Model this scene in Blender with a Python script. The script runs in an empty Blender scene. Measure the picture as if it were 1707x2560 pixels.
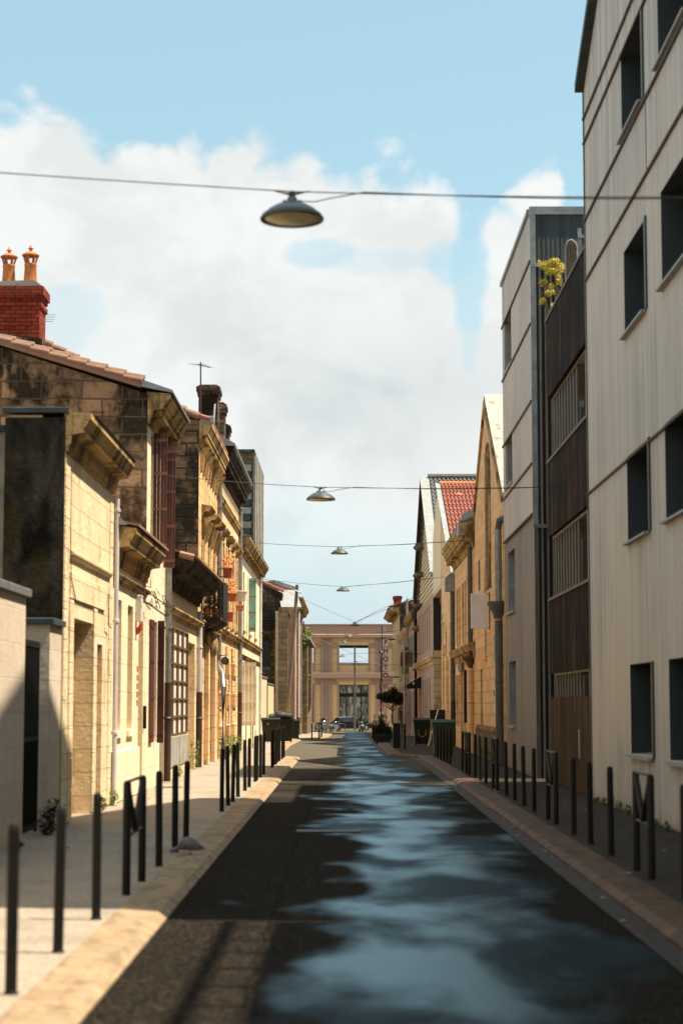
import bpy, bmesh, math, random
from mathutils import Vector
R = math.radians
random.seed(7)
scene = bpy.context.scene
C = scene.collection

# ------------------------------------------------------------------ camera
EYE = 1.8
f_, cx_, cy_ = 4700.0, 853.5, 1280.0           # focal length in pixels of the 1707 x 2560 photograph
PIT, YAW = math.atan(478/f_), math.atan(11.5/f_)
cam = bpy.data.objects.new("camera", bpy.data.cameras.new("camera")); C.objects.link(cam)
cam.location = (0, 0, EYE)
cam.rotation_euler = (R(90)+PIT, 0, YAW)
cam.data.sensor_fit = 'VERTICAL'; cam.data.sensor_height = 36; cam.data.sensor_width = 24
cam.data.lens = f_/2560*36
cam.data.clip_start = .1; cam.data.clip_end = 6000
cam.data.dof.use_dof = True; cam.data.dof.focus_distance = 85; cam.data.dof.aperture_fstop = 1.8
scene.camera = cam

def P(x, y, X=None, Y=None, Z=None):
    """point of the photograph -> point of the street, on the plane X, Y or Z"""
    a = (x-cx_)/f_; b = (cy_-y)/f_
    d = Vector((a, math.cos(PIT)-b*math.sin(PIT), math.sin(PIT)+b*math.cos(PIT)))
    c, s = math.cos(YAW), math.sin(YAW)
    d = Vector((d.x*c-d.y*s, d.x*s+d.y*c, d.z))
    t = X/d.x if X is not None else (Y/d.y if Y is not None else (Z-EYE)/d.z)
    return d*t + Vector((0, 0, EYE))
def YL(x, X=-4.0): return P(x, 1758, X=X).y
def YR(x): return P(x, 1758, X=4.4).y
def ZY(y, Y): return P(865, y, Y=Y).z
def XY(x, Y): return P(x, 1758, Y=Y).x

# ------------------------------------------------------------------ world
SUN = Vector((1, -0.1, 1.9)).normalized()
w = bpy.data.worlds.new("World"); scene.world = w; w.use_nodes = True
nt = w.node_tree; nt.nodes.clear()
class G:
    """small helper to write node graphs"""
    def __init__(s, nt): s.nt = nt
    def n(s, t, **k):
        o = s.nt.nodes.new(t)
        for a, b in k.items(): setattr(o, a, b)
        return o
    def put(s, sock, v):
        if isinstance(v, bpy.types.NodeSocket): s.nt.links.new(v, sock)
        elif v is not None: sock.default_value = v
    def m(s, op, a, b=None, c=None, clamp=False):
        o = s.n('ShaderNodeMath', operation=op); o.use_clamp = clamp
        s.put(o.inputs[0], a); s.put(o.inputs[1], b); s.put(o.inputs[2], c)
        return o.outputs[0]
    def mix(s, f, a, b, bt='MIX'):
        o = s.n('ShaderNodeMix', data_type='RGBA', blend_type=bt); o.clamp_factor = True
        s.put(o.inputs[0], f)
        s.put(o.inputs[6], c4(a) if isinstance(a, tuple) else a); s.put(o.inputs[7], c4(b) if isinstance(b, tuple) else b)
        return o.outputs[2]
    def ss(s, v, a, b):
        o = s.n('ShaderNodeMapRange', interpolation_type='SMOOTHSTEP')
        s.put(o.inputs[0], v); s.put(o.inputs[1], a); s.put(o.inputs[2], b)
        return o.outputs[0]
    def noise(s, vec, scale, detail=4, rough=.55, dist=0, out=0):
        o = s.n('ShaderNodeTexNoise'); s.put(o.inputs['Vector'], vec)
        o.inputs['Scale'].default_value = scale; o.inputs['Detail'].default_value = detail
        o.inputs['Roughness'].default_value = rough; o.inputs['Distortion'].default_value = dist
        return o.outputs[out]
    def scale(s, vec, sc, loc=(0, 0, 0)):
        o = s.n('ShaderNodeMapping'); s.put(o.inputs[0], vec); o.inputs['Scale'].default_value = sc; o.inputs['Location'].default_value = loc
        return o.outputs[0]
def c4(c): return (c[0], c[1], c[2], 1)
g = G(nt)
sky = g.n('ShaderNodeTexSky', sky_type='NISHITA'); sky.sun_disc = False
sky.sun_elevation = math.asin(SUN.z); sky.sun_rotation = math.atan2(SUN.x, SUN.y)
sky.air_density = 1.0; sky.dust_density = .6; sky.ozone_density = 1.6
tc = g.n('ShaderNodeTexCoord').outputs['Generated']
sx = g.n('ShaderNodeSeparateXYZ'); nt.links.new(tc, sx.inputs[0])
yy = g.m('MAXIMUM', sx.outputs[1], .12)
u = g.m('DIVIDE', sx.outputs[0], yy); v = g.m('DIVIDE', sx.outputs[2], yy)
n1 = g.noise(tc, 22, 7, .6); n2 = g.noise(tc, 7, 4, .5); n3 = g.noise(g.scale(tc, (1, 1, 1.6)), 11, 6, .55, .4)
# height of the cloud tops over the street, as a curve of bearing
fc = g.n('ShaderNodeFloatCurve')
def cu(x): return ((x-865)/4700+.25)/.5
def cv(y): return (1758-y)/4700/.6
pts = [(-300, 150), (0, 205), (160, 232), (250, 282), (330, 290), (500, 285), (640, 292), (760, 340), (850, 372), (960, 352), (1060, 362), (1115, 405), (1150, 480), (1185, 560), (1215, 520), (1255, 430), (1320, 398), (1400, 400), (1445, 520), (1700, 300)]
cm = fc.mapping.curves[0]
while len(cm.points) < len(pts): cm.points.new(.5, .5)
for p, (x, y) in zip(cm.points, pts): p.location = (cu(x), cv(y))
cm.points[0].location = (0, cv(300)); fc.mapping.update()
nt.links.new(g.m('DIVIDE', g.m('ADD', u, .25), .5, clamp=True), fc.inputs['Value'])
top = g.m('ADD', g.m('MULTIPLY', fc.outputs[0], .6), .004)
def billow(sc, seed): return g.m('ABSOLUTE', g.m('SUBTRACT', g.m('MULTIPLY', g.noise(g.scale(tc, (1, 1, 1.15), (seed, 0, seed)), sc, 1.5, .5), 2), 1))
b1, b2, b3 = billow(17, 1.3), billow(38, 2.7), billow(85, 4.1)
bil = g.m('ADD', g.m('ADD', g.m('MULTIPLY', b1, .55), g.m('MULTIPLY', b2, .30)), g.m('MULTIPLY', b3, .16))
edge = g.m('ADD', g.m('MULTIPLY', g.m('SUBTRACT', bil, .22), .085), g.m('MULTIPLY', g.m('SUBTRACT', n1, .5), .03))
edge2 = g.m('MULTIPLY', g.m('SUBTRACT', n2, .5), .03)
fld = g.m('ADD', g.m('SUBTRACT', top, v), g.m('ADD', edge, edge2))
m_top = g.ss(fld, -.004, .018)
def hole(x, y, rx, ry, soft=.5, amp=2.4):
    a = g.m('DIVIDE', g.m('SUBTRACT', u, (x-865)/4700), rx/4700); b = g.m('DIVIDE', g.m('SUBTRACT', v, (1758-y)/4700), ry/4700)
    d = g.m('SQRT', g.m('ADD', g.m('MULTIPLY', a, a), g.m('MULTIPLY', b, b)))
    d = g.m('ADD', d, g.m('MULTIPLY', g.m('SUBTRACT', bil, .22), -amp))
    return g.ss(d, 1-soft*.5, 1+soft)
mask = m_top
for h, k in [((790, 615, 75, 34), .5), ((980, 640, 150, 30), .3), ((1120, 640, 60, 60), .55), ((1172, 700, 38, 150), .75)]:
    mask = g.m('MULTIPLY', mask, g.m('SUBTRACT', 1, g.m('MULTIPLY', g.m('SUBTRACT', 1, hole(*h)), k)))
soft = g.m('MULTIPLY', g.m('SUBTRACT', 1, hole(165, 770, 75, 70)), .35)
low = g.ss(g.m('ADD', v, g.m('MULTIPLY', g.m('SUBTRACT', n2, .5), .12)), .045, .13)   # thins out low over the street
mask = g.m('MULTIPLY', mask, g.m('SUBTRACT', 1, soft))
mask = g.m('MULTIPLY', mask, g.m('ADD', .30, g.m('MULTIPLY', low, .68)))
# scattered clouds in the unseen rest of the sky, brightened and warmed as fill
far = g.ss(n3, .48, .62)
infr = g.m('MULTIPLY', g.m('LESS_THAN', g.m('ABSOLUTE', u), .24), g.m('MULTIPLY', g.m('GREATER_THAN', sx.outputs[1], .12), g.m('LESS_THAN', v, .60)))
mask = g.m('ADD', g.m('MULTIPLY', mask, infr), g.m('MULTIPLY', far, g.m('SUBTRACT', 1, infr)))
band = g.m('SUBTRACT', 1, g.m('MULTIPLY', g.m('ABSOLUTE', g.m('SUBTRACT', v, .165)), 12), clamp=True)
shade = g.m('ADD', g.m('MULTIPLY', g.ss(g.m('ADD', n3, g.m('MULTIPLY', bil, -.35)), .38, .66), .45), g.m('MULTIPLY', g.m('MULTIPLY', band, g.ss(n2, .35, .6)), .6), clamp=True)
cin = g.mix(shade, (4.4, 4.5, 4.4), (3.05, 3.3, 3.35)); ccol = g.mix(infr, (7.6, 7.2, 6.5), cin)
skyc = g.mix(1.0, sky.outputs[0], (1.28, 1.25, .98), 'MULTIPLY')
skyc = g.mix(.62, skyc, (1.95, 3.1, 3.65)); skyc = g.mix(g.ss(v, .16, .02), skyc, (2.6, 3.5, 3.9))
col = g.mix(mask, skyc, ccol)
bg = g.n('ShaderNodeBackground'); nt.links.new(col, bg.inputs[0]); bg.inputs[1].default_value = .1
ow = g.n('ShaderNodeOutputWorld'); nt.links.new(bg.outputs[0], ow.inputs[0])

sl = bpy.data.lights.new("sun", 'SUN'); sl.energy = 5.0; sl.angle = R(.53); sl.color = (1, .87, .68)
so = bpy.data.objects.new("sun", sl); C.objects.link(so)
so.rotation_euler = SUN.to_track_quat('Z', 'Y').to_euler(); so.location = (60, -5, 100)
scene.view_settings.view_transform = 'Standard'; scene.view_settings.look = 'None'
scene.view_settings.exposure = 1.1; scene.view_settings.gamma = 1
scene.render.engine = 'CYCLES'
scene.cycles.max_bounces = 8; scene.cycles.diffuse_bounces = 5

# ------------------------------------------------------------------ materials
MAT = {}
def newmat(name):
    m = bpy.data.materials.new(name); m.use_nodes = True; m.node_tree.nodes.clear()
    g = G(m.node_tree); b = g.n('ShaderNodeBsdfPrincipled'); o = g.n('ShaderNodeOutputMaterial')
    m.node_tree.links.new(b.outputs[0], o.inputs[0]); MAT[name] = m
    return g, b
def bump(g, b, h, d=.01, s=1.0):
    o = g.n('ShaderNodeBump'); o.inputs['Strength'].default_value = s; o.inputs['Distance'].default_value = d
    g.put(o.inputs['Height'], h); g.nt.links.new(o.outputs[0], b.inputs['Normal'])
def pos(g): return g.n('ShaderNodeNewGeometry').outputs['Position']
def wallco(g):
    """(run along the wall, height, 0) whatever way the wall faces"""
    ge = g.n('ShaderNodeNewGeometry')
    p = g.n('ShaderNodeSeparateXYZ'); g.nt.links.new(ge.outputs['Position'], p.inputs[0])
    q = g.n('ShaderNodeSeparateXYZ'); g.nt.links.new(ge.outputs['True Normal'], q.inputs[0])
    isx = g.m('GREATER_THAN', g.m('ABSOLUTE', q.outputs[0]), .6)
    run = g.m('ADD', g.m('MULTIPLY', isx, p.outputs[1]), g.m('MULTIPLY', g.m('SUBTRACT', 1, isx), p.outputs[0]))
    c = g.n('ShaderNodeCombineXYZ'); g.put(c.inputs[0], run); g.put(c.inputs[1], p.outputs[2])
    return c.outputs[0], ge.outputs['Position'], run, p.outputs[2]
def bricks(g, vec, w_, h_, mort, c1=(0, 0, 0), c2=(1, 1, 1), off=.5):
    o = g.n('ShaderNodeTexBrick'); g.put(o.inputs['Vector'], vec)
    o.inputs['Scale'].default_value = 1; o.inputs['Brick Width'].default_value = w_; o.inputs['Row Height'].default_value = h_
    o.inputs['Mortar Size'].default_value = mort; o.inputs['Mortar Smooth'].default_value = .3
    o.inputs['Color1'].default_value = c4(c1); o.inputs['Color2'].default_value = c4(c2); o.offset = off
    return o.outputs['Color'], o.outputs['Fac']
def plain(name, col, rough=.6, metal=0, var=.25, sc=3., bmp=.0, spec=.5, streak=False):
    g, b = newmat(name); p = pos(g)
    if streak: p = g.scale(p, (6, 6, .35))
    n = g.noise(p, sc, 5, .6)
    c = g.mix(g.ss(n, .3, .7), tuple(k*(1-var) for k in col), tuple(min(1, k*(1+var)) for k in col))
    g.put(b.inputs['Base Color'], c); g.put(b.inputs['Roughness'], g.m('ADD', rough-.08, g.m('MULTIPLY', n, .16)))
    b.inputs['Metallic'].default_value = metal; b.inputs['Specular IOR Level'].default_value = spec
    if bmp: bump(g, b, g.noise(p, sc*9, 4), bmp)
    return MAT[name]
def stone(name, col, dark, bw=.75, bh=.33, mort=.012, mcol=None, stain=.3, stain_col=(.1, .075, .05), sth=.56, contrast=1., bmp=.012, bsc=1.2, green=0):
    g, b = newmat(name); vec, p, run, z = wallco(g)
    wob = g.n('ShaderNodeVectorMath', operation='ADD'); g.put(wob.inputs[0], vec)
    wn = g.n('ShaderNodeVectorMath', operation='MULTIPLY_ADD'); g.put(wn.inputs[0], g.noise(p, 2.2, 3, out=1)); wn.inputs[1].default_value = (.04, .03, 0); wn.inputs[2].default_value = (-.02, -.015, 0)
    g.put(wob.inputs[1], wn.outputs[0])
    bc, bf = bricks(g, wob.outputs[0], bw, bh, mort)
    base = g.mix(g.ss(bc, .25, .75), col, dark)
    if stain > .9: stain_rows = g.ss(g.noise(g.scale(p, (.7, .7, 3.2), (5, 2, 1)), 1.5, 6, .65), .54, .62); base = g.mix(g.m('MULTIPLY', stain_rows, .85), base, stain_col)
    base = g.mix(g.m('MULTIPLY', g.ss(g.noise(p, 5, 6, .65), .35, .7), .45*contrast), base, tuple(k*.68 for k in col))
    st = g.ss(g.noise(g.scale(p, (1, 1, .55)), bsc, 7, .68, .3), sth, sth+.13)
    base = g.mix(g.m('MULTIPLY', st, stain), base, stain_col)
    if green: base = g.mix(g.m('MULTIPLY', g.ss(g.m('ADD', g.noise(p, 1.6, 5), g.m('MULTIPLY', z, -.25)), .45, .65), green), base, (.14, .13, .03))
    base = g.mix(g.m('MULTIPLY', bf, .85), base, mcol or tuple(k*.55 for k in dark))
    g.put(b.inputs['Base Color'], base); b.inputs['Roughness'].default_value = .92; b.inputs['Specular IOR Level'].default_value = .2
    h = g.m('ADD', g.m('MULTIPLY', bf, -1.2), g.m('ADD', g.m('MULTIPLY', g.noise(p, 14, 5, .65), .9), g.m('MULTIPLY', bc, .3)))
    bump(g, b, h, bmp)
    return MAT[name]

stone('ashlar_pale', (.80, .65, .43), (.75, .59, .375), .95, .36, .006, stain=.6, sth=.53, stain_col=(.30, .19, .08), green=.3, mcol=(.42, .31, .17), bmp=.03)
stone('ashlar_white', (.80, .68, .48), (.77, .64, .44), 1.1, .5, .005, stain=.35, sth=.60, green=.25, mcol=(.6, .49, .33), bmp=.016)
stone('ashlar_gold', (.70, .48, .25), (.56, .37, .17), .8, .34, .012, stain=.65, sth=.52, bmp=.02, mcol=(.3, .2, .1))
stone('ashlar_warm', (.74, .53, .31), (.65, .45, .25), .9, .36, .008, stain=.55, sth=.55, mcol=(.42, .29, .17), bmp=.018)
stone('ashlar_honey', (.80, .54, .30), (.70, .45, .235), .9, .36, .010, stain=.5, sth=.56, mcol=(.42, .26, .14), bmp=.02)
stone('ashlar_pink', (.50, .335, .245), (.45, .29, .21), .9, .4, .008, stain=.5, mcol=(.35, .23, .17))
stone('ashlar_yellow', (.64, .46, .22), (.60, .42, .20), .9, .4, .006, stain=.3, mcol=(.5, .36, .18))
stone('ashlar_old', (.25, .175, .10), (.16, .11, .065), .6, .3, .018, stain=.8, sth=.47, mcol=(.1, .07, .045), bmp=.03)
stone('rubble', (.48, .30, .165), (.13, .085, .05), .82, .36, .020, stain=.95, stain_col=(.012, .009, .006), sth=.455, contrast=1.6, bmp=.05, bsc=.9, mcol=(.10, .07, .045))
stone('rubble_dark', (.22, .145, .085), (.07, .048, .028), .62, .34, .028, stain=.95, stain_col=(.009, .007, .005), sth=.43, contrast=1.7, bmp=.06, bsc=1.1, mcol=(.02, .014, .009))
stone('rubble_mossy', (.15, .105, .055), (.06, .042, .024), .5, .26, .03, stain=.95, stain_col=(.012, .012, .006), sth=.46, bmp=.05, bsc=1.4, green=.4)
stone('block_wall', (.60, .50, .40), (.54, .445, .35), .95, .42, .008, stain=.35, sth=.60, mcol=(.6, .5, .4))
stone('cornice_stone', (.52, .35, .155), (.45, .30, .13), 1.3, .8, .008, stain=.85, sth=.46, stain_col=(.05, .035, .015), bmp=.03)
stone('cornice_black', (.10, .068, .035), (.065, .045, .024), 1.1, .8, .012, stain=.95, sth=.42, stain_col=(.010, .008, .005), bmp=.04)
stone('brick_red', (.30, .045, .02), (.15, .022, .011), .23, .085, .012, mcol=(.05, .02, .014), stain=.5, sth=.55, bmp=.03, contrast=1.4)
stone('brick_white_bands', (.50, .10, .045), (.55, .42, .30), .5, .8, .02, mcol=(.45, .32, .22), stain=.2)
stone('warehouse_panels', (.56, .36, .19), (.55, .35, .185), 40, 40, .0, stain=.3, sth=.58, bmp=.004)
stone('warehouse_strip', (.32, .215, .16), (.31, .205, .155), 40, 40, .0, stain=.4, sth=.56, bmp=.004)
stone('warehouse_rose', (.36, .21, .15), (.35, .20, .145), 40, 40, .0, stain=.25, sth=.6, bmp=.004)
plain('cream_paint', (.60, .46, .29), .7, var=.12); plain('cream_board', (.70, .55, .33), .7, var=.15, streak=True)
plain('pale_panel', (.60, .50, .38), .6, var=.06); plain('white_panel', (.66, .63, .60), .5, var=.06)
plain('zinc', (.25, .255, .25), .42, .6, .2, 4); plain('zinc_dark', (.045, .055, .058), .6, .2, .25, 4, spec=.25)
plain('steel_grey', (.105, .10, .09), .6, .2, .3, 6, streak=True, spec=.25); plain('pipe_white', (.52, .50, .52), .5, 0, .12)
plain('iron_brown', (.05, .025, .016), .55, .2, .3); plain('iron_black', (.006, .0065, .006), .5, 0, .3, 8, spec=.25)
plain('bollard_paint', (.006, .006, .005), .5, 0, .3, 9, spec=.22)
plain('shutter_red', (.085, .018, .012), .55, 0, .3, 4, streak=True); plain('strap', (.20, .085, .06), .6)
plain('shutter_green', (.06, .25, .21), .6, 0, .2, 4, streak=True); plain('shutter_grey', (.30, .29, .26), .65, 0, .15, 4, streak=True)
plain('door_brown', (.13, .075, .035), .6, 0, .3, 4, streak=True); plain('door_ochre', (.42, .27, .10), .7, 0, .2)
plain('terracotta', (.44, .135, .035), .75, 0, .25, 5, .004); plain('terracotta_red', (.42, .09, .04), .7, 0, .25, 5)
plain('roof_slate', (.12, .125, .13), .6, 0, .3, 3); plain('verge_white', (.25, .255, .255), .55, 0, .15, 4)
stone('roof_rendered', (.36, .34, .31), (.34, .32, .29), 30, 30, 0, stain=.8, sth=.54, stain_col=(.17, .13, .085), bsc=2.2); plain('dark_timber', (.022, .014, .009), .75, 0, .4, 5, streak=True)
plain('bin_black', (.008, .009, .007), .5, 0, .3, spec=.3); plain('bin_green', (.018, .038, .012), .5, 0, .2)
plain('bag_black', (.02, .02, .022), .22, 0, .2, 9, .02); plain('rubber', (.015, .015, .015), .8); plain('chrome', (.6, .6, .6), .2, 1, .1)
plain('car_paint', (.008, .010, .012), .12, 0, .1, spec=.8); plain('strip_metal', (.10, .088, .07), .7, 0, .3, 4, streak=True, spec=.2); plain('jamb_pale', (.24, .235, .225), .6, 0, .15); plain('letter_box_white', (.80, .76, .70), .5, 0, .08); plain('lamp_metal', (.10, .125, .13), .35, .55, .15, 12)
plain('lamp_rim', (.05, .045, .035), .5, .3); plain('lamp_glass', (.42, .38, .20), .25, 0, .12, 9)
plain('concrete', (.27, .25, .215), .85, 0, .25, 2, .006); plain('weathered_wood', (.16, .11, .075), .85, 0, .35, 5, .01, streak=True)
plain('sign_white', (.66, .62, .55), .5, 0, .08); plain('sign_cream', (.62, .50, .38), .55, 0, .1); plain('sign_red', (.30, .02, .012), .5, 0, .2); plain('paint_orange', (.7, .22, .03), .5)
plain('leaf_dark', (.014, .018, .007), .7, 0, .5, 8, spec=.2); plain('leaf_green', (.13, .20, .035), .55, 0, .45, 8); plain('leaf_gold', (.50, .42, .05), .5, 0, .4, 8)
plain('bark', (.10, .07, .045), .9, 0, .3, 8, .01); plain('flower_orange', (.75, .30, .05), .6); plain('moss', (.10, .12, .03), .9, 0, .4, 9)
plain('feather', (.13, .13, .145), .6, 0, .35, 30); plain('pink_leg', (.45, .12, .1), .6); plain('tape_red', (.5, .03, .02), .5)
plain('grass', (.22, .24, .05), .9, 0, .4, 6); plain('far_render', (.33, .29, .22), .8, 0, .3, 2)
# glass: dark, mirror-like panes
g, b = newmat('glass_dark'); p = pos(g); b.inputs['Base Color'].default_value = (.01, .013, .015, 1); b.inputs['Roughness'].default_value = .08; b.inputs['Specular IOR Level'].default_value = .5
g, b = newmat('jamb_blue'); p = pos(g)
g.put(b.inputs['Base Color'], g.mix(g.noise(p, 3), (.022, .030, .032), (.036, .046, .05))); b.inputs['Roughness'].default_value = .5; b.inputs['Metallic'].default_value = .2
g, b = newmat('curtain_glass'); p = pos(g)
n = g.noise(g.scale(p, (1.5, 1, .35)), 2.2, 5, .6, 1.2)
g.put(b.inputs['Base Color'], g.mix(g.ss(n, .46, .60), (.09, .095, .075), (.36, .34, .28))); b.inputs['Roughness'].default_value = .12
# precast panels with fine vertical ribs, run-off streaks and tie holes
def ribbed(name, col, pitch=.09, streaks=.4, warm=(.62, .52, .38), d=.012):
    g, b = newmat(name); vec, p, run, z = wallco(g)
    wv = g.m('SINE', g.m('MULTIPLY', run, 2*math.pi/pitch))
    sn = g.noise(g.scale(p, (5, 5, .10)), 1.1, 5, .7)
    c = g.mix(g.ss(sn, .35, .7), col, tuple(k*(1-streaks) for k in col))
    c = g.mix(g.m('MULTIPLY', g.ss(g.noise(p, .35, 3), .42, .65), .6), c, warm)
    c = g.mix(g.m('MULTIPLY', g.ss(g.noise(g.scale(p, (9, 9, .25)), 1.6, 4), .60, .75), .35), c, tuple(k*.45 for k in col))
    c = g.mix(g.m('MULTIPLY', g.ss(g.noise(g.scale(p, (3.5, 3.5, .18), (4, 7, 2)), 1.0, 6, .75), .56, .66), .38), c, tuple(k*.55 for k in col))
    c = g.mix(g.m('MULTIPLY', g.ss(g.m('SINE', g.m('MULTIPLY', run, 2*math.pi/1.22)), .994, .999), .28), c, tuple(k*.4 for k in col))
    vo = g.n('ShaderNodeTexVoronoi', feature='F1'); g.put(vo.inputs['Vector'], g.scale(vec, (2.6, 1.6, 1))); vo.inputs['Scale'].default_value = 1; vo.inputs['Randomness'].default_value = .35
    c = g.mix(g.m('MULTIPLY', g.m('LESS_THAN', vo.outputs['Distance'], .025), .7), c, (.12, .08, .06))
    c = g.mix(g.m('MULTIPLY', g.ss(g.m('ADD', z, g.m('MULTIPLY', g.noise(p, 2.5, 5), 1.2)), 1.05, .35), .75), c, (.15, .13, .06))
    g.put(b.inputs['Base Color'], c); b.inputs['Roughness'].default_value = .62; b.inputs['Specular IOR Level'].default_value = .35
    bump(g, b, g.m('ADD', wv, g.m('MULTIPLY', g.noise(p, 30, 3), .4)), d)
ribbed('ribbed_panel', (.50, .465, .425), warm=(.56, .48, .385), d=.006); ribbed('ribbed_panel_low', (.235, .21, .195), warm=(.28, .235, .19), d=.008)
ribbed('corrugated_dark', (.06, .085, .095), .11, .5, (.10, .12, .12), .05)
# dark vertical slats
g, b = newmat('slats'); vec, p, run, z = wallco(g)
wv = g.m('SINE', g.m('MULTIPLY', run, 2*math.pi/.12))
n = g.noise(g.scale(p, (3.2, 3.2, .22)), 1.3, 6, .72)
c = g.mix(g.ss(n, .45, .57), (.005, .003, .002), (.085, .036, .014)); c = g.mix(g.m('MULTIPLY', g.ss(g.noise(p, .9, 4), .42, .6), .75), c, (.006, .004, .003)); c = g.mix(g.m('MULTIPLY', g.ss(n, .58, .70), .6), c, (.26, .18, .10))
c = g.mix(g.ss(wv, -.5, -.9), c, (.006, .004, .003))
g.put(b.inputs['Base Color'], c); b.inputs['Roughness'].default_value = .8; b.inputs['Specular IOR Level'].default_value = .12; bump(g, b, wv, .03)
g, b = newmat('slats_light'); vec, p, run, z = wallco(g)
n = g.noise(g.scale(p, (3.6, 3.6, .2)), 1.3, 6, .72); wv = g.m('SINE', g.m('MULTIPLY', run, 2*math.pi/.12))
c = g.mix(g.ss(n, .36, .64), (.04, .022, .009), (.17, .10, .045)); c = g.mix(g.ss(wv, -.6, -.95), c, (.02, .012, .008))
g.put(b.inputs['Base Color'], c); b.inputs['Roughness'].default_value = .8; b.inputs['Specular IOR Level'].default_value = .12; bump(g, b, wv, .03)
# stained render of the near gable
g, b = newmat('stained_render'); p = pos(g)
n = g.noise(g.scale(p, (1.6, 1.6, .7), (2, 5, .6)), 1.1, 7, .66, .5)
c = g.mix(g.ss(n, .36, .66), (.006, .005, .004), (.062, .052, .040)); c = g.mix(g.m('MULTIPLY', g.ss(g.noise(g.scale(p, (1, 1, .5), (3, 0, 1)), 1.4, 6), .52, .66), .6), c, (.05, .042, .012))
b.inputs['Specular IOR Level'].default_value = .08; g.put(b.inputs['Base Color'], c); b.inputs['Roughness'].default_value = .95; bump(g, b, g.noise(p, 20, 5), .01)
# clay tile colours by tile
def tilemat(name, a, bb):
    g, b = newmat(name); p = pos(g)
    c = g.mix(g.noise(p, 3.2, 3), a, bb); c = g.mix(g.m('MULTIPLY', g.ss(g.noise(p, 9, 5), .55, .7), .5), c, tuple(k*.4 for k in a))
    g.put(b.inputs['Base Color'], c); b.inputs['Roughness'].default_value = .8
tilemat('tile_red', (.20, .048, .030), (.31, .105, .068)); tilemat('tile_pink', (.34, .20, .14), (.17, .095, .06)); tilemat('tile_grey', (.07, .07, .07), (.13, .13, .13))
# road: dry on one side, wet and mirror-like on the other
g, b = newmat('asphalt'); p = pos(g); s = g.n('ShaderNodeSeparateXYZ'); g.put(s.inputs[0], p)
big = g.noise(g.scale(p, (.62, .30, 1), (1.7, .4, 0)), 1.0, 3, .45, .3); med = g.noise(g.scale(p, (1.5, .8, 1)), 1.0, 3, .5)
ctr = g.m('SUBTRACT', 1, g.m('ABSOLUTE', g.m('DIVIDE', g.m('SUBTRACT', s.outputs[0], .85), 1.05)))
nf = g.m('ADD', g.m('MULTIPLY', big, 1.55), g.m('MULTIPLY', med, .55))
wet = g.ss(g.m('ADD', nf, g.m('MULTIPLY', g.m('MAXIMUM', ctr, -1.0), .46)), .92, 1.22)
vg = g.n('ShaderNodeTexVoronoi'); g.put(vg.inputs['Vector'], p); vg.inputs['Scale'].default_value = 60; gs_ = g.n('ShaderNodeSeparateColor'); g.put(gs_.inputs[0], vg.outputs['Color'])
grain = g.m('MULTIPLY', g.m('POWER', gs_.outputs[0], 2.2), g.m('ADD', .5, g.noise(p, 24, 3, .7)))
seam = g.m('MULTIPLY', g.ss(g.m('ABSOLUTE', g.m('SUBTRACT', g.m('ADD', s.outputs[0], g.m('MULTIPLY', g.noise(p, 1.5, 3), .16)), -.55)), .02, .005), .6)
dry = g.mix(grain, (.0035, .003, .0022), (.055, .045, .034)); dry = g.mix(seam, dry, (.002, .002, .0015)); dry = g.mix(g.m('MULTIPLY', g.ss(big, .4, .7), .5), dry, (.012, .0095, .007))
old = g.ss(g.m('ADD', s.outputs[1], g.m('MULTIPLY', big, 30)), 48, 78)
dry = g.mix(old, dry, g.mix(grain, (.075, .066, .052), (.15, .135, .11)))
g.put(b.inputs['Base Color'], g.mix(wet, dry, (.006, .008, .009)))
g.put(b.inputs['Roughness'], g.m('ADD', .9, g.m('MULTIPLY', wet, -.05)))
b.inputs['Specular IOR Level'].default_value = .02
gl = g.n('ShaderNodeBsdfGlossy'); gl.inputs['Color'].default_value = (.41, .565, .63, 1); gl.inputs['Roughness'].default_value = .30  # gloss tinted blue: part of the reflected sky colour is put in here
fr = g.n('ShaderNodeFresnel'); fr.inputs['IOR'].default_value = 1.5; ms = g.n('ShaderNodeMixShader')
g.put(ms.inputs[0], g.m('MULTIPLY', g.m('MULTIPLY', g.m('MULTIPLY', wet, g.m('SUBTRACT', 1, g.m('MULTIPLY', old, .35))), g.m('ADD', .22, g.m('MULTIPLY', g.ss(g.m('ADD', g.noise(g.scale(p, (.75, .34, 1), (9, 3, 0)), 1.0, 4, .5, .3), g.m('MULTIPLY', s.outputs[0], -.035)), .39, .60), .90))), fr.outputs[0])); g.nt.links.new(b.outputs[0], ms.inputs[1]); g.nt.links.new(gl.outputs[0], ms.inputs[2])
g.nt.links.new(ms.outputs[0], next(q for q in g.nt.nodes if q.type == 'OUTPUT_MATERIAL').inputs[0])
g.put(b.inputs['Specular Tint'], (.30, .68, 1, 1)); bump(g, b, g.m('ADD', g.m('MULTIPLY', grain, g.m('SUBTRACT', 1.0, g.m('MULTIPLY', wet, .86))), g.m('MULTIPLY', g.noise(p, 1.5, 2), .6)), .006); g.nt.links.new(b.inputs['Normal'].links[0].from_socket, gl.inputs['Normal']); g.nt.links.new(b.inputs['Normal'].links[0].from_socket, fr.inputs['Normal'])
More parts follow.
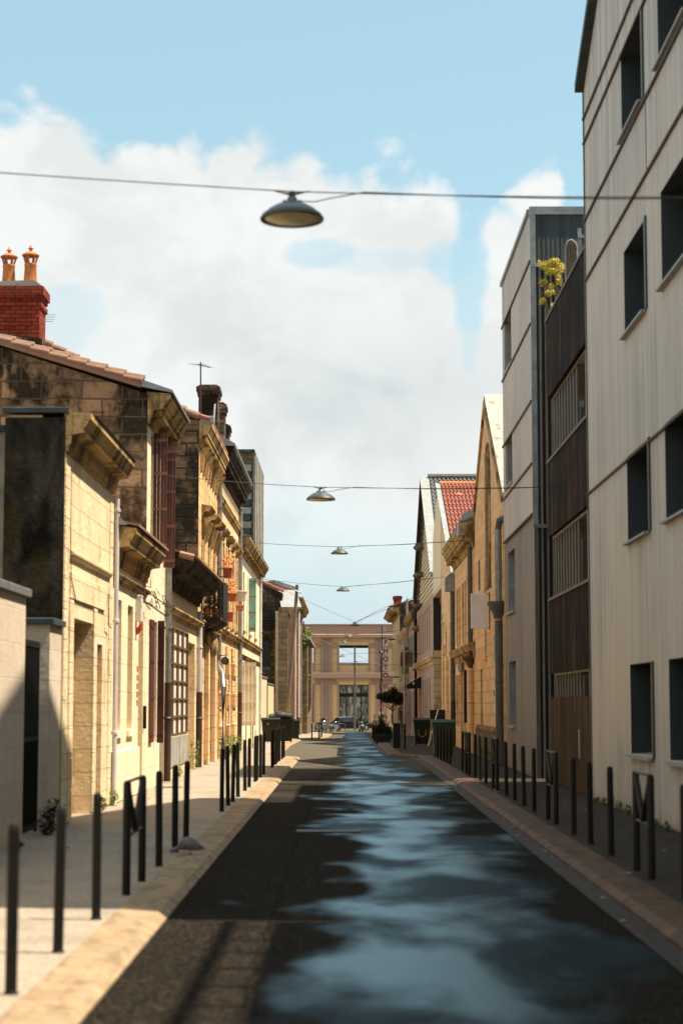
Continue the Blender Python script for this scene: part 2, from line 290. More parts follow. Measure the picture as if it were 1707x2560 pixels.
# exposed-aggregate footpath
g, b = newmat('footpath'); p = pos(g)
vo = g.n('ShaderNodeTexVoronoi'); g.put(vo.inputs['Vector'], p); vo.inputs['Scale'].default_value = 55
c = g.mix(vo.outputs['Color'], (.17, .14, .105), (.42, .355, .28)); c = g.mix(g.m('MULTIPLY', g.ss(g.noise(p, 1.1, 6), .45, .65), .45), c, (.17, .14, .11))
c = g.mix(g.m('MULTIPLY', g.ss(g.m('ABSOLUTE', g.m('SUBTRACT', g.m('FRACT', g.m('DIVIDE', g.n('ShaderNodeSeparateXYZ').outputs[1], 3.0)), .5)), .492, .498), .7), c, (.08, .07, .05)) if False else c
g.put(b.inputs['Base Color'], c); b.inputs['Roughness'].default_value = .8; bump(g, b, vo.outputs['Distance'], .008)
g, b = newmat('footpath_dark'); p = pos(g)  # same aggregate as the other footpath, in much darker tones
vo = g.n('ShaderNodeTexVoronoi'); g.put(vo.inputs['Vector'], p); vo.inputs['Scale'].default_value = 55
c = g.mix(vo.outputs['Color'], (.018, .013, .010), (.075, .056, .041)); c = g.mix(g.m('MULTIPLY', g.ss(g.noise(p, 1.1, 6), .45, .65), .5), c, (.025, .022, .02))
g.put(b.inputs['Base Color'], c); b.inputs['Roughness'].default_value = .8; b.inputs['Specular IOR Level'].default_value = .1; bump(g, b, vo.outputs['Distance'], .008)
def kerbmat(name, a, bb, rough):
    g, b = newmat(name); p = pos(g)
    n = g.noise(p, 2.6, 6, .6); c = g.mix(g.ss(n, .35, .65), a, bb)
    s = g.n('ShaderNodeSeparateXYZ'); g.put(s.inputs[0], p)
    j = g.ss(g.m('ABSOLUTE', g.m('SUBTRACT', g.m('FRACT', g.m('MULTIPLY', s.outputs[1], 1.0)), .5)), .488, .494)
    wn_ = g.n('ShaderNodeTexWhiteNoise', noise_dimensions='1D'); g.put(wn_.inputs['W'], g.m('FLOOR', s.outputs[1])); c = g.mix(g.m('MULTIPLY', wn_.outputs['Value'], .4), c, tuple(k*.62 for k in bb))
    c = g.mix(g.m('MULTIPLY', g.ss(g.noise(p, 5, 6, .7), .52, .66), .5), c, tuple(k*.45 for k in a))
    c = g.mix(g.m('MULTIPLY', g.ss(g.noise(g.scale(p, (3, .7, 1)), 2.2, 6, .7), .50, .62), .55), c, tuple(k*.5 for k in a)); c = g.mix(g.m('MULTIPLY', j, .85), c, tuple(k*.25 for k in a)); c = g.mix(g.m('MULTIPLY', g.noise(p, 60, 2), .3), c, tuple(k*.6 for k in a))
    g.put(b.inputs['Base Color'], c); b.inputs['Roughness'].default_value = rough; b.inputs['Specular IOR Level'].default_value = .12; bump(g, b, g.noise(p, 40, 4), .006)
kerbmat('kerb_stone', (.28, .20, .125), (.40, .295, .185), .8); kerbmat('kerb_dark', (.06, .030, .014), (.155, .080, .038), .6); kerbmat('gutter_stone', (.035, .025, .02), (.07, .052, .042), .6)  # the right-hand kerb uses the same pattern in much darker tones

# ------------------------------------------------------------------ mesh helpers
class MB:
    def __init__(s): s.v = []; s.f = []; s.smooth = False
    def add(s, vs, fs):
        o = len(s.v); s.v += [tuple(q) for q in vs]; s.f += [tuple(i+o for i in f) for f in fs]; return s
    def box(s, x0, x1, y0, y1, z0, z1):
        x0, x1 = sorted((x0, x1)); y0, y1 = sorted((y0, y1)); z0, z1 = sorted((z0, z1))
        return s.add([(x0, y0, z0), (x1, y0, z0), (x1, y1, z0), (x0, y1, z0), (x0, y0, z1), (x1, y0, z1), (x1, y1, z1), (x0, y1, z1)],
                     [(0, 3, 2, 1), (4, 5, 6, 7), (0, 1, 5, 4), (1, 2, 6, 5), (2, 3, 7, 6), (3, 0, 4, 7)])
    def bbox(s, x0, x1, y0, y1, z0, z1, e=.01):
        """box with chamfered vertical and top edges"""
        x0, x1 = sorted((x0, x1)); y0, y1 = sorted((y0, y1))
        def ring(i, z): return [(x0+i, y0, z), (x1-i, y0, z), (x1, y0+i, z), (x1, y1-i, z), (x1-i, y1, z), (x0+i, y1, z), (x0, y1-i, z), (x0, y0+i, z)]
        a = ring(e, z0); b = ring(e, z1-e); c = [(min(max(q[0], x0+e), x1-e), min(max(q[1], y0+e), y1-e), z1) for q in b]
        n = 8; f = [(i, (i+1) % n, n+(i+1) % n, n+i) for i in range(n)] + [(n+i, n+(i+1) % n, 2*n+(i+1) % n, 2*n+i) for i in range(n)]
        return s.add(a+b+c, f+[tuple(range(n-1, -1, -1)), tuple(range(2*n, 3*n))])
    def prism(s, poly, ax, a, b):
        def q(p, t): return {'x': (t, p[0], p[1]), 'y': (p[0], t, p[1]), 'z': (p[0], p[1], t)}[ax]
        n = len(poly)
        return s.add([q(p, a) for p in poly]+[q(p, b) for p in poly], [(i, (i+1) % n, n+(i+1) % n, n+i) for i in range(n)]+[tuple(range(n-1, -1, -1)), tuple(range(n, 2*n))])
    def tube(s, pts, r, n=8, r2=None, caps=True):
        pts = [Vector(p) for p in pts]; L = len(pts); base = len(s.v); up = Vector((0, 0, 1))
        for i, p in enumerate(pts):
            d = (pts[min(i+1, L-1)]-pts[max(i-1, 0)]).normalized()
            a = d.cross(up); a = Vector((1, 0, 0)) if a.length < .05 else a.normalized(); b = d.cross(a).normalized()
            rr = r if r2 is None else r+(r2-r)*i/max(1, L-1)
            for k in range(n):
                t = 2*math.pi*k/n; s.v.append(tuple(p+a*rr*math.cos(t)+b*rr*math.sin(t)))
        for i in range(L-1):
            for k in range(n): s.f.append((base+i*n+k, base+i*n+(k+1) % n, base+(i+1)*n+(k+1) % n, base+(i+1)*n+k))
        if caps: s.f.append(tuple(base+k for k in range(n-1, -1, -1))); s.f.append(tuple(base+(L-1)*n+k for k in range(n)))
        return s
    def lathe(s, prof, c=(0, 0, 0), n=16, sx=1, sy=1):
        base = len(s.v)
        for r, z in prof:
            for k in range(n):
                t = 2*math.pi*k/n; s.v.append((c[0]+r*math.cos(t)*sx, c[1]+r*math.sin(t)*sy, c[2]+z))
        for i in range(len(prof)-1):
            for k in range(n): s.f.append((base+i*n+k, base+i*n+(k+1) % n, base+(i+1)*n+(k+1) % n, base+(i+1)*n+k))
        s.f.append(tuple(base+k for k in range(n-1, -1, -1))); s.f.append(tuple(base+(len(prof)-1)*n+k for k in range(n)))
        return s
    def blob(s, c, r, seg=10, rough=0):
        base = len(s.v); rg = seg//2+1
        for i in range(1, rg):
            a = math.pi*i/rg
            for k in range(seg):
                t = 2*math.pi*k/seg; q = 1+random.uniform(-rough, rough)
                s.v.append((c[0]+r[0]*q*math.sin(a)*math.cos(t), c[1]+r[1]*q*math.sin(a)*math.sin(t), c[2]+r[2]*q*math.cos(a)))
        for i in range(rg-2):
            for k in range(seg): s.f.append((base+i*seg+k, base+(i+1)*seg+k, base+(i+1)*seg+(k+1) % seg, base+i*seg+(k+1) % seg))
        s.v.append((c[0], c[1], c[2]+r[2])); s.v.append((c[0], c[1], c[2]-r[2])); t_ = len(s.v)-2
        for k in range(seg): s.f.append((t_, base+k, base+(k+1) % seg)); s.f.append((t_+1, base+(rg-2)*seg+(k+1) % seg, base+(rg-2)*seg+k))
        return s
    def leaves(s, c, r, n, size, hollow=.3):
        for _ in range(n):
            while True:
                q = Vector([random.uniform(-1, 1) for _ in range(3)])
                if hollow < q.length < 1: break
            p = Vector(c)+Vector((q.x*r[0], q.y*r[1], q.z*r[2])); a = Vector([random.gauss(0, 1) for _ in range(3)]).normalized(); b = a.cross(Vector([random.gauss(0, 1) for _ in range(3)])).normalized()
            k = size*random.uniform(.6, 1.3)
            s.add([p-a*k, p+b*k*.4, p+a*k, p-b*k*.4], [(0, 1, 2, 3)])
        return s
    def build(s, name, mat, parent=None, smooth=None):
        me = bpy.data.meshes.new(name); root = Vector((0, 0, 0)); q = parent
        while q is not None: root += q.location; q = q.parent
        me.from_pydata([tuple(Vector(v)-root) for v in s.v], [], s.f)
        bm = bmesh.new(); bm.from_mesh(me); bmesh.ops.recalc_face_normals(bm, faces=bm.faces); bm.to_mesh(me); bm.free()
        if smooth if smooth is not None else s.smooth:
            for p in me.polygons: p.use_smooth = True
            try: me.set_sharp_from_angle(angle=R(40))
            except Exception: pass
        me.materials.append(MAT[mat])
        o = bpy.data.objects.new(name, me); C.objects.link(o); o.parent = parent
        return o
def tag(o, label, cat, group=None):
    o['label'] = label; o['category'] = cat
    if group: o['group'] = group
    return o
def thing(name, label, cat, loc=(0, 0, 0), group=None):
    o = bpy.data.objects.new(name, None); C.objects.link(o); o.location = loc; o.empty_display_size = .2
    return tag(o, label, cat, group)
def struct(name, mb, mat):
    o = mb.build(name, mat); o['kind'] = 'structure'; return o
def dup(root, loc, label=None, rz=None, scale=None):
    r = root.copy(); C.objects.link(r); r.location = loc
    if rz is not None: r.rotation_euler = (0, 0, rz)
    if scale: r.scale = scale
    if label: r['label'] = label
    def rec(src, dst):
        for ch in list(src.children):
            c = ch.copy(); C.objects.link(c); c.parent = dst; rec(ch, c)
    rec(root, r); return r
ORD = ['first', 'second', 'third', 'fourth', 'fifth', 'sixth', 'seventh', 'eighth', 'ninth', 'tenth', 'eleventh', 'twelfth', 'thirteenth', 'fourteenth', 'fifteenth', 'sixteenth', 'seventeenth', 'eighteenth', 'nineteenth', 'twentieth', 'twenty-first', 'twenty-second', 'twenty-third', 'twenty-fourth', 'twenty-fifth']
def gz(y): return 0 if y < 80 else (-.01*(y-80) if y < 205 else -1.25)

# ------------------------------------------------------------------ ground, road, kerbs, footpaths
YS = [-40, -10, 0, 10, 20, 35, 50, 62, 72, 80, 95, 111, 127, 150, 175, 205, 230]
def strip(name, mat, xl, xr, dz, ys, thick=0, bevel=None):
    """a sheet following the slope of the street; xl/xr are functions of the distance"""
    mb = MB(); n = len(ys)
    for y in ys: mb.v += [(xl(y), y, gz(y)+dz), (xr(y), y, gz(y)+dz)]
    for i in range(n-1): mb.f.append((2*i, 2*i+1, 2*i+3, 2*i+2))
    if thick:
        for y in ys: mb.v += [(xl(y), y, gz(y)+dz-thick), (xr(y), y, gz(y)+dz-thick)]
        for i in range(n-1):
            a = 2*n
            mb.f += [(2*i, 2*i+2, a+2*i+2, a+2*i), (2*i+1, a+2*i+1, a+2*i+3, 2*i+3)]
        mb.f += [(0, 2*n, 2*n+1, 1), (2*n-2, 2*n-1, 4*n-1, 4*n-2)]
    return struct(name, mb, mat)
gm = MB()
for y in YS: gm.v += [(-600, y, gz(y)-.02), (600, y, gz(y)-.02)]
gm.v += [(-600, 1500, -1.3), (600, 1500, -1.3)]
gm.f = [(2*i, 2*i+1, 2*i+3, 2*i+2) for i in range(len(YS))]
plain('earth', (.20, .17, .13), .9, 0, .3, .4); struct('ground', gm, 'earth')
def lin(t):
    def q(y):
        for (a, b), (c, d) in zip(t, t[1:]):
            if y <= c: return b if c == a else b+(d-b)*max(0, min(1, (y-a)/(c-a)))
        return t[-1][1]
    return q
LE = lin([(-40, -1.5), (61.7, -1.5), (63.5, -2.25), (108, -2.5), (112, -1.75), (126, -1.15), (175, -1.15), (180, -3)])   # road edge, far side of the sun
RE = lin([(-40, 2.22), (54, 2.24), (62.6, 2.15), (65.2, 1.25), (77, 1.17), (127, 1.45), (175, 1.45), (180, 3)])
ys = [-40, -10, 0, 6, 12, 18, 24, 30, 36, 42, 50, 54, 58, 61.7, 62.6, 63.5, 65.2, 72, 77, 80, 90, 100, 108, 112, 118, 126, 140, 160, 175]
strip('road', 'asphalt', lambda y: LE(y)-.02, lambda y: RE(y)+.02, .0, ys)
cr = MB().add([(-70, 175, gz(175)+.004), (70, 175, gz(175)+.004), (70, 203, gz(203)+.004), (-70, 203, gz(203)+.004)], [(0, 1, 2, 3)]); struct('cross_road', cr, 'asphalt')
def kerb(name, mat, edge, side, w_, h0, h1, ys):
    mb = MB(); n = len(ys); k = 5
    for y in ys:
        e = edge(y); z = gz(y)
        mb.v += [(e, y, z-.1), (e, y, z+h0), (e+side*.07, y, z+h0+.05), (e+side*w_, y, z+h1), (e+side*w_, y, z-.1)]
    for i in range(n-1):
        for j in range(k-1): mb.f.append((k*i+j, k*i+j+1, k*(i+1)+j+1, k*(i+1)+j))
    mb.f += [tuple(range(k)), tuple(range(k*(n-1)+k-1, k*(n-1)-1, -1))]
    return struct(name, mb, mat)
kerb('kerb', 'kerb_stone', LE, -1, .40, .015, .085, ys)
kerb('kerb', 'kerb_dark', lambda y: RE(y)+.22, 1, .42, .03, .085, ys)
strip('gutter', 'gutter_stone', RE, lambda y: RE(y)+.24, .012, ys)
strip('footpath', 'footpath', lambda y: -4.6 if y < 88 else -6.5, lambda y: LE(y)-.38, .08, ys, .15)
strip('footpath', 'footpath_dark', lambda y: RE(y)+.62, lambda y: 5.6, .08, ys, .15)
struct('square', MB().box(-60, 60, 203, 240, -1.5, -1.17), 'footpath')
gr = MB()
for i in range(2600):
    x = random.uniform(-7, 7); y = random.uniform(203.2, 204.6); h = random.uniform(.05, .16)
    gr.add([(x-.03, y, -1.17), (x+.03, y, -1.17), (x+random.uniform(-.05, .05), y, -1.17+h)], [(0, 1, 2)])
o = gr.build('grass', 'grass'); tag(o, 'thin strip of dry green grass along the far kerb behind the motorbikes', 'grass'); o['kind'] = 'stuff'

# ------------------------------------------------------------------ building helpers
def wall_mb(plane, inward, y0, y1, z0, z1, t, ops, mb=None):
    """skin of a street front (plane x = const) of thickness t, with rectangular openings"""
    mb = mb or MB(); xo, xi = plane, plane+inward*t
    ya = sorted({y0, y1} | {min(max(q, y0), y1) for o in ops for q in o[:2]}); za = sorted({z0, z1} | {min(max(q, z0), z1) for o in ops for q in o[2:4]})
    def solid(i, j):
        if i < 0 or j < 0 or i >= len(ya)-1 or j >= len(za)-1: return False
        yc, zc = (ya[i]+ya[i+1])/2, (za[j]+za[j+1])/2
        return not any(o[0] < yc < o[1] and o[2] < zc < o[3] for o in ops)
    for i in range(len(ya)-1):
        for j in range(len(za)-1):
            if not solid(i, j): continue
            a, b, c, d = ya[i], ya[i+1], za[j], za[j+1]
            mb.add([(xo, a, c), (xo, b, c), (xo, b, d), (xo, a, d)], [(0, 1, 2, 3)])
            mb.add([(xi, a, c), (xi, b, c), (xi, b, d), (xi, a, d)], [(3, 2, 1, 0)])
            if not solid(i-1, j): mb.add([(xo, a, c), (xi, a, c), (xi, a, d), (xo, a, d)], [(0, 1, 2, 3)])
            if not solid(i+1, j): mb.add([(xo, b, c), (xi, b, c), (xi, b, d), (xo, b, d)], [(0, 1, 2, 3)])
            if not solid(i, j-1): mb.add([(xo, a, c), (xi, a, c), (xi, b, c), (xo, b, c)], [(0, 1, 2, 3)])
            if not solid(i, j+1): mb.add([(xo, a, d), (xi, a, d), (xi, b, d), (xo, b, d)], [(0, 1, 2, 3)])
    return mb
def window(par, X, s, y0, y1, z0, z1, depth=.18, mat='cream_paint', nv=2, nh=3, glass='glass_dark', sill=None, nm='window'):
    """window set `depth` behind the front X; s = direction into the building"""
    x = X+s*depth; m = MB(); t = .055
    m.box(x, x+s*.05, y0, y0+t, z0, z1).box(x, x+s*.05, y1-t, y1, z0, z1).box(x, x+s*.05, y0+t, y1-t, z1-t, z1).box(x, x+s*.05, y0+t, y1-t, z0, z0+t)
    for k in range(1, nv): yy = y0+(y1-y0)*k/nv; m.box(x+s*.005, x+s*.045, yy-.025, yy+.025, z0+t, z1-t)
    for k in range(1, nh): zz = z0+(z1-z0)*k/nh; m.box(x+s*.01, x+s*.04, y0+t, y1-t, zz-.015, zz+.015)
    f = m.build(nm, mat, par)
    MB().box(x+s*.02, x+s*.03, y0+t*.5, y1-t*.5, z0+t*.5, z1-t*.5).build('pane', glass, f)
    if sill: MB().box(X-s*.09, X+s*depth, y0-.06, y1+.06, z0-.08, z0+.004).build('sill', sill, f)
    return f
def door(par, X, s, y0, y1, z0, z1, depth=.2, mat='door_brown', panels=3):
    x = X+s*depth; m = MB().box(x, x+s*.05, y0, y1, z0, z1)
    for k in range(panels):
        a = z0+(z1-z0)*(k+.12)/panels; b = z0+(z1-z0)*(k+.88)/panels; m.box(x-s*.015, x, y0+.12, y1-.12, a, b)
    d = m.build('door', mat, par)
    MB().box(x-s*.05, x-s*.015, y0+.05, y0+.08, z0+1., z0+1.15).build('handle', 'iron_black', d); return d
def shutter(par, X, y0, y1, z0, z1, mat, x1=None, strap='strap', th=.04):
    """shutter leaf; x1 given = swung open, standing out from the front to x1"""
    m = MB(); n = 4
    if x1 is None:
        for k in range(n): a = y0+(y1-y0)*k/n; m.box(X, X+th, a+.004, a+(y1-y0)/n-.004, z0, z1)
    else:
        for k in range(n): a = X+(x1-X)*k/n; b = X+(x1-X)*(k+1)/n; m.box(a+(b-a)*.05, b-(b-a)*.05, y0, y0+th, z0, z1)
    o = m.build('shutter', mat, par)
    if strap:
        q = MB()
        for f in (.08, .5, .92) if z1-z0 < 2.2 else (.06, .36, .66, .94):
            z = z0+(z1-z0)*f
            q = MB()
            if x1 is None: q.box(X+th, X+th+.012, y0+.02, y1-.02, z-.03, z+.03)
            else: q.box(X, x1, y0-.014, y0, z-.03, z+.03)
            q.build('hinge_strap', strap, o)
    return o
def cornice(par, X, out, y0, y1, z0, z1, proj, mat, dent=0, ret=0, name='cornice'):
    """moulded cornice; out = direction towards the street"""
    h = z1-z0; p = proj
    poly = [(X-out*.02, z0), (X+out*p*.10, z0), (X+out*p*.13, z0+h*.16), (X+out*p*.2, z0+h*.2), (X+out*p*.24, z0+h*.40), (X+out*p*.30, z0+h*.46), (X+out*p*.72, z0+h*.50), (X+out*p*.72, z0+h*.62), (X+out*p*.80, z0+h*.66), (X+out*p*.92, z0+h*.82), (X+out*p, z0+h*.86), (X+out*p, z1), (X-out*.02, z1+.05)]
    m = MB().prism(poly, 'y', y0-ret, y1+ret)
    if dent:
        y = y0+.1
        while y < y1-.05: m.box(X+out*p*.2, X+out*p*.62, y, y+dent*.5, z0+h*.26, z0+h*.495); y += dent
    return m.build(name, mat, par)
def pipe(par, x, y, z0, z1, mat='pipe_white', low='iron_brown', zl=2.0, r=.055, name='drainpipe'):
    m = MB().tube([(x, y, zl), (x, y, z1)], r, 10)
    z = zl+1.2
    while z < z1: m.lathe([(r, -.03), (r+.018, -.025), (r+.018, .025), (r, .03)], (x, y, z), 10); z += 1.9
    o = m.build(name, mat, par, smooth=True)
    if low: MB().tube([(x, y, z0), (x, y, zl)], r+.012, 10).lathe([(r+.012, -.03), (r+.035, 0), (r+.012, .03)], (x, y, (z0+zl)/2+.3), 10).build('pipe_foot', low, o, smooth=True)
    return o
def joints(X, out, y0, y1, z0, z1, n, proud=.02, cut=.015):
    """a pier of n stones with open joints"""
    m = MB(); h = (z1-z0)/n
    for k in range(n): m.bbox(X-out*.01, X+out*proud, y0, y1, z0+k*h+cut*.5, z0+(k+1)*h-cut*.5, .006)
    return m
def tiles_edge(par, pts, mat='tile_pink', w_=.18, r=.09, name='verge_tiles'):
    """row of half-round clay tiles climbing a verge, from the eaves to the ridge"""
    a, b = Vector(pts[0]), Vector(pts[1]); n = max(2, int((b-a).length/.38)); m = MB()
    for k in range(n):
        p = a+(b-a)*k/n; q = a+(b-a)*(k+1.15)/n; m.tube([p+Vector((0, 0, .05)), q+Vector((0, 0, .01))], r, 8, r*.82)
    return m.build(name, mat, par)
def chimney(par, x0, x1, y0, y1, z0, z1, mat, pots=0, cap=.08, potmat='terracotta'):
    m = MB().box(x0, x1, y0, y1, z0, z1-.35)
    m.box(x0-cap*.5, x1+cap*.5, y0-cap*.5, y1+cap*.5, z1-.35, z1-.22).box(x0-cap, x1+cap, y0-cap, y1+cap, z1-.22, z1-.06)
    m.prism([(x0-cap*.6, z1-.06), (x1+cap*.6, z1-.06), (x1-.04, z1), (x0+.04, z1)], 'y', y0-cap*.4, y1+cap*.4)
    c = m.build('chimney', mat, par)
    for k in range(pots): pot(c, x0+(x1-x0)*(k+.5)/pots, (y0+y1)/2, z1-.01, .85, potmat)
    return c
def pot(par, x, y, z, h, mat='terracotta'):
    m = MB().lathe([(.155, 0), (.15, .03), (.125, h*.55), (.135, h*.57), (.135, h*.62), (.11, h*.64)], (x, y, z), 14)
    for k in range(6):
        t = math.pi*k/3+.3; m.tube([(x+.10*math.cos(t), y+.10*math.sin(t), z+h*.63), (x+.15*math.cos(t), y+.15*math.sin(t), z+h*.84)], .022, 6)
    m.lathe([(.185, h*.83), (.19, h*.86), (.10, h*.93), (.03, h*.96), (.028, h), (.06, h*1.03), (.03, h*1.07), (.008, h*1.13)], (x, y, z), 14)
    return m.build('chimney_pot', mat, par, smooth=True)
def body(par, x0, x1, y0, y1, z0, z1, mat, name='wall', poly=None, ax='y'):
    m = MB()
    if poly: m.prism(poly, ax, *( (y0, y1) if ax == 'y' else (x0, x1)))
    else: m.box(x0, x1, y0, y1, z0, z1)
    return m.build(name, mat, par)
LX = -4.0; D0 = -1.6     # the left fronts, and how deep walls go below the path

# ================================================================== LEFT SIDE
# --- garden wall, gate, pillar
t = thing('garden_wall', 'low pale block wall with grey coping, nearest of the left walls', 'wall', (LX, 18, 0))
MB().box(LX-.3, LX, 6, 23.5, D0, 3.12).build('wall', 'block_wall', t)
MB().bbox(LX-.36, LX+.06, 5.9, 23.6, 3.125, 3.22, .012).build('coping', 'zinc', t)
t = thing('metal_gate', 'narrow dark metal gate with vertical bars between the garden wall and its pillar', 'gate', (LX-.16, 24.5, 0))
m = MB().box(-4.16, -4.12, 23.62, 23.70, .1, 2.62).box(-4.16, -4.12, 25.32, 25.40, .1, 2.62).box(-4.16, -4.12, 23.7, 25.32, 2.54, 2.62).box(-4.16, -4.12, 23.7, 25.32, .14, .22).box(-4.16, -4.12, 23.7, 25.32, 1.30, 1.36)
m.build('gate_frame', 'iron_black', t)
m = MB(); y = 23.8
while y < 25.3: m.tube([(-4.14, y, .22), (-4.14, y, 2.54)], .013, 6); y += .13
m.build('bar', 'iron_black', t)['kind'] = 'stuff'
MB().box(-4.10, -4.06, 23.78, 23.84, 1.22, 1.46).build('lock', 'chrome', t)
MB().box(-4.2, -4.17, 23.72, 25.3, .2, 1.3).build('lower_panel', 'iron_black', t)
t = thing('gate_pillar', 'pale block pillar with dark flat cap between the metal gate and the first house', 'pillar', (LX, 26, 0))
MB().box(LX-.58, LX, 25.45, 26.52, D0, 2.86).build('pillar', 'block_wall', t)
m = MB().bbox(LX-.64, LX+.06, 25.38, 26.53, 2.865, 2.95, .012); m.build('cap', 'zinc_dark', t)

# --- first house: one storey, garage door recess, deep cornice
y0, y1 = 26.6, 32.15
H1 = t = thing('town_house', 'low pale stone house with a black-stained side wall and a deep sunlit cornice', 'house', (LX, 29, 0))
ops = [(27.5, 29.75, D0+.1, 3.05), (30.1, 30.95, D0+.1, 2.75)]
wall_mb(LX, -1, y0, y1, D0, 5.45, .34, ops).build('wall', 'ashlar_pale', t)
body(t, -4.84, -4.34, y0, y1, D0, 5.9, 'ashlar_gold', 'inner_wall')
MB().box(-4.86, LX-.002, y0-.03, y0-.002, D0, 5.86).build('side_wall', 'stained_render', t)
MB().box(-12, -4.86, 26.9, y1, D0, 5.7).build('rear_wall', 'far_render', t)
MB().bbox(-4.9, LX+.05, y0-.06, y0+.35, 5.93, 6.01, .01).bbox(-12, -4.9, 26.8, 27.2, 5.7, 5.79, .01).build('coping', 'zinc_dark', t)
cornice(t, LX, 1, y0, y1, 5.38, 5.92, .36, 'cornice_stone')
MB().prism([(LX-.84, 5.93), (LX+.36, 5.925), (LX+.39, 5.95), (LX-.84, 6.0)], 'y', y0+.36, y1).build('roof', 'zinc_dark', t)
for a, b in ((y0+.02, y0+.42), (y1-.46, y1-.04)): joints(LX, 1, a, b, .1, 5.3, 12).build('quoin', 'ashlar_pale', t)
for a, b in ((27.14, 27.5), (29.75, 30.1)): joints(LX, 1, a, b, .1, 3.3, 7, .03).build('door_surround', 'ashlar_pale', t)
MB().bbox(LX-.01, LX+.035, 27.14, 31.1, 3.32, 3.7, .01).build('lintel', 'ashlar_pale', t)
MB().prism([(LX-.01, 3.9), (LX+.03, 3.9), (LX+.07, 3.95), (LX+.07, 3.98), (LX-.01, 4.02)], 'y', y0+.42, y1-.46).build('string_course', 'ashlar_pale', t)
door(t, LX, -1, 27.5, 29.75, .1, 3.05, .29, 'door_ochre'); door(t, LX, -1, 30.1, 30.95, .1, 2.75, .10, 'door_ochre', 2)
pipe(t, LX+.07, y1+.02, .1, 5.3, 'pipe_white', None, .1, .04)
MB().tube([(LX+.05, 26.9, 5.2), (LX+.06, 26.8, 4.3), (LX+.05, 27.0, 3.6), (LX+.05, 27.5, 3.3)], .008, 5).tube([(LX+.05, 31.3, 3.6), (LX+.06, 31.2, 3.1), (LX+.06, 31.6, 3.05)], .01, 5).build('cable', 'iron_brown', t)

# --- second: one storey, two blind windows, mailbox
y0, y1 = 32.2, 37.55
H2 = t = thing('town_house', 'low cream house with two blind windows and a white box on its wall', 'house', (LX, 35, 0))
ops = [(32.75, 33.55, 1.3, 3.62), (34.5, 35.35, 1.32, 3.6), (36.35, 37.2, D0+.1, 3.6)]
wall_mb(LX, -1, y0, y1, D0, 4.35, .2, ops).build('wall', 'ashlar_white', t)
MB().box(-9, -4.2, y0, y1, D0, 4.55).build('inner_wall', 'ashlar_gold', t)
cornice(t, LX, 1, y0-.02, y1, 4.18, 4.8, .40, 'cornice_stone')
cornice(t, LX, 1, y0, y1, 3.88, 4.02, .12, 'cornice_stone', name='string_course')
MB().prism([(-9, 5.9), (-3.55, 4.83), (-3.55, 4.87), (-9, 5.98)], 'y', y0, y1).build('roof', 'tile_pink', t)
MB().prism([(LX-.02, .1), (LX+.05, .1), (LX+.05, .95), (LX-.02, 1.0)], 'y', y0, 36.3).build('plinth', 'ashlar_white', t)
MB().prism([(LX-.3, 4.85), (LX+.25, 4.85), (LX-.05, 5.15)], 'y', y0-.06, y0+.02).build('verge', 'zinc', t)
for a, b in ((32.75, 33.55), (34.5, 35.35)):
    MB().box(LX-.13, LX-.09, a, b, 1.31, 3.61).build('blind_panel', 'door_ochre', t)
    MB().bbox(LX-.1, LX+.06, a-.06, b+.06, 1.2, 1.31, .01).build('sill', 'ashlar_white', t)
door(t, LX, -1, 36.35, 37.2, .1, 3.6, .12, 'door_ochre', 3)
MB().bbox(LX+.001, LX+.12, 35.75, 36.0, 3.35, 3.85, .015).build('meter_box', 'sign_white', t)
MB().prism([(LX+.02, 3.1), (LX+.11, 3.2), (LX+.11, 3.32), (LX+.02, 3.22)], 'y', 35.8, 35.98).build('plate', 'tape_red', t)
m = MB()
for k in range(5): m.box(LX+.001, LX+.02, 36.08, 36.14, 1.75+k*.16, 1.86+k*.16)
m.build('plaque', 'tape_red', t)
MB().bbox(LX+.001, LX+.06, 37.25, 37.38, 1.3, 1.75, .01).build('letter_box', 'iron_black', t)

# --- third: tall narrow house, rough gable towards us, dark red folding shutters
y0, y1 = 37.6, 41.65
H3 = t = thing('town_house', 'house with rough blackened stone gable and red brick chimney', 'house', (LX, 39, 0))
ops = [(38.3, 39.9, 1.0, 3.5), (38.3, 39.0, 4.95, 7.35), (40.5, 41.2, 4.95, 7.3), (40.6, 41.4, D0+.1, 3.3)]
wall_mb(LX, -1, y0, y1, D0, 7.95, .25, ops).build('wall', 'ashlar_white', t)
ridge = (-9.4, 9.75); eave = (-3.98, 8.05)
sl = (ridge[1]-eave[1])/(eave[0]-ridge[0])
body(t, 0, 0, y0+.01, y1, 0, 0, 'rubble', 'body', [(-4.25, D0), (-4.25, 8.1), (ridge[0], ridge[1]-.08), (-14.8, 8.1), (-14.8, D0)])
MB().prism([(LX-.002, D0), (LX-.002, 8.02), ridge, (-14.9, 8.0), (-14.9, D0)], 'y', y0-.05, y0+.008).build('gable_wall', 'rubble', t)
cornice(t, LX, 1, y0-.05, y1+.1, 7.42, 8.02, .46, 'cornice_stone', .16)
MB().prism([(LX+.52, 8.04), (LX+.5, 8.10), (LX-.2, 8.34), (LX-.3, 8.2)], 'y', y0-.07, y1+.1).build('gutter', 'zinc', t)
MB().prism([(LX-.15, 8.15), ridge, (ridge[0], ridge[1]+.1), (LX-.15, 8.27)], 'y', y0-.12, y1).prism([ridge, (-15.2, 7.9), (-15.2, 8.02), (ridge[0], ridge[1]+.1)], 'y', y0-.12, y1).build('roof', 'tile_pink', t)
tiles_edge(t, [(LX-.1, y0-.1, 8.24), (ridge[0], y0-.1, ridge[1]+.10)], r=.06); tiles_edge(t, [(LX-.1, y0+.3, 8.36), (ridge[0], y0+.3, ridge[1]+.20)], r=.06)
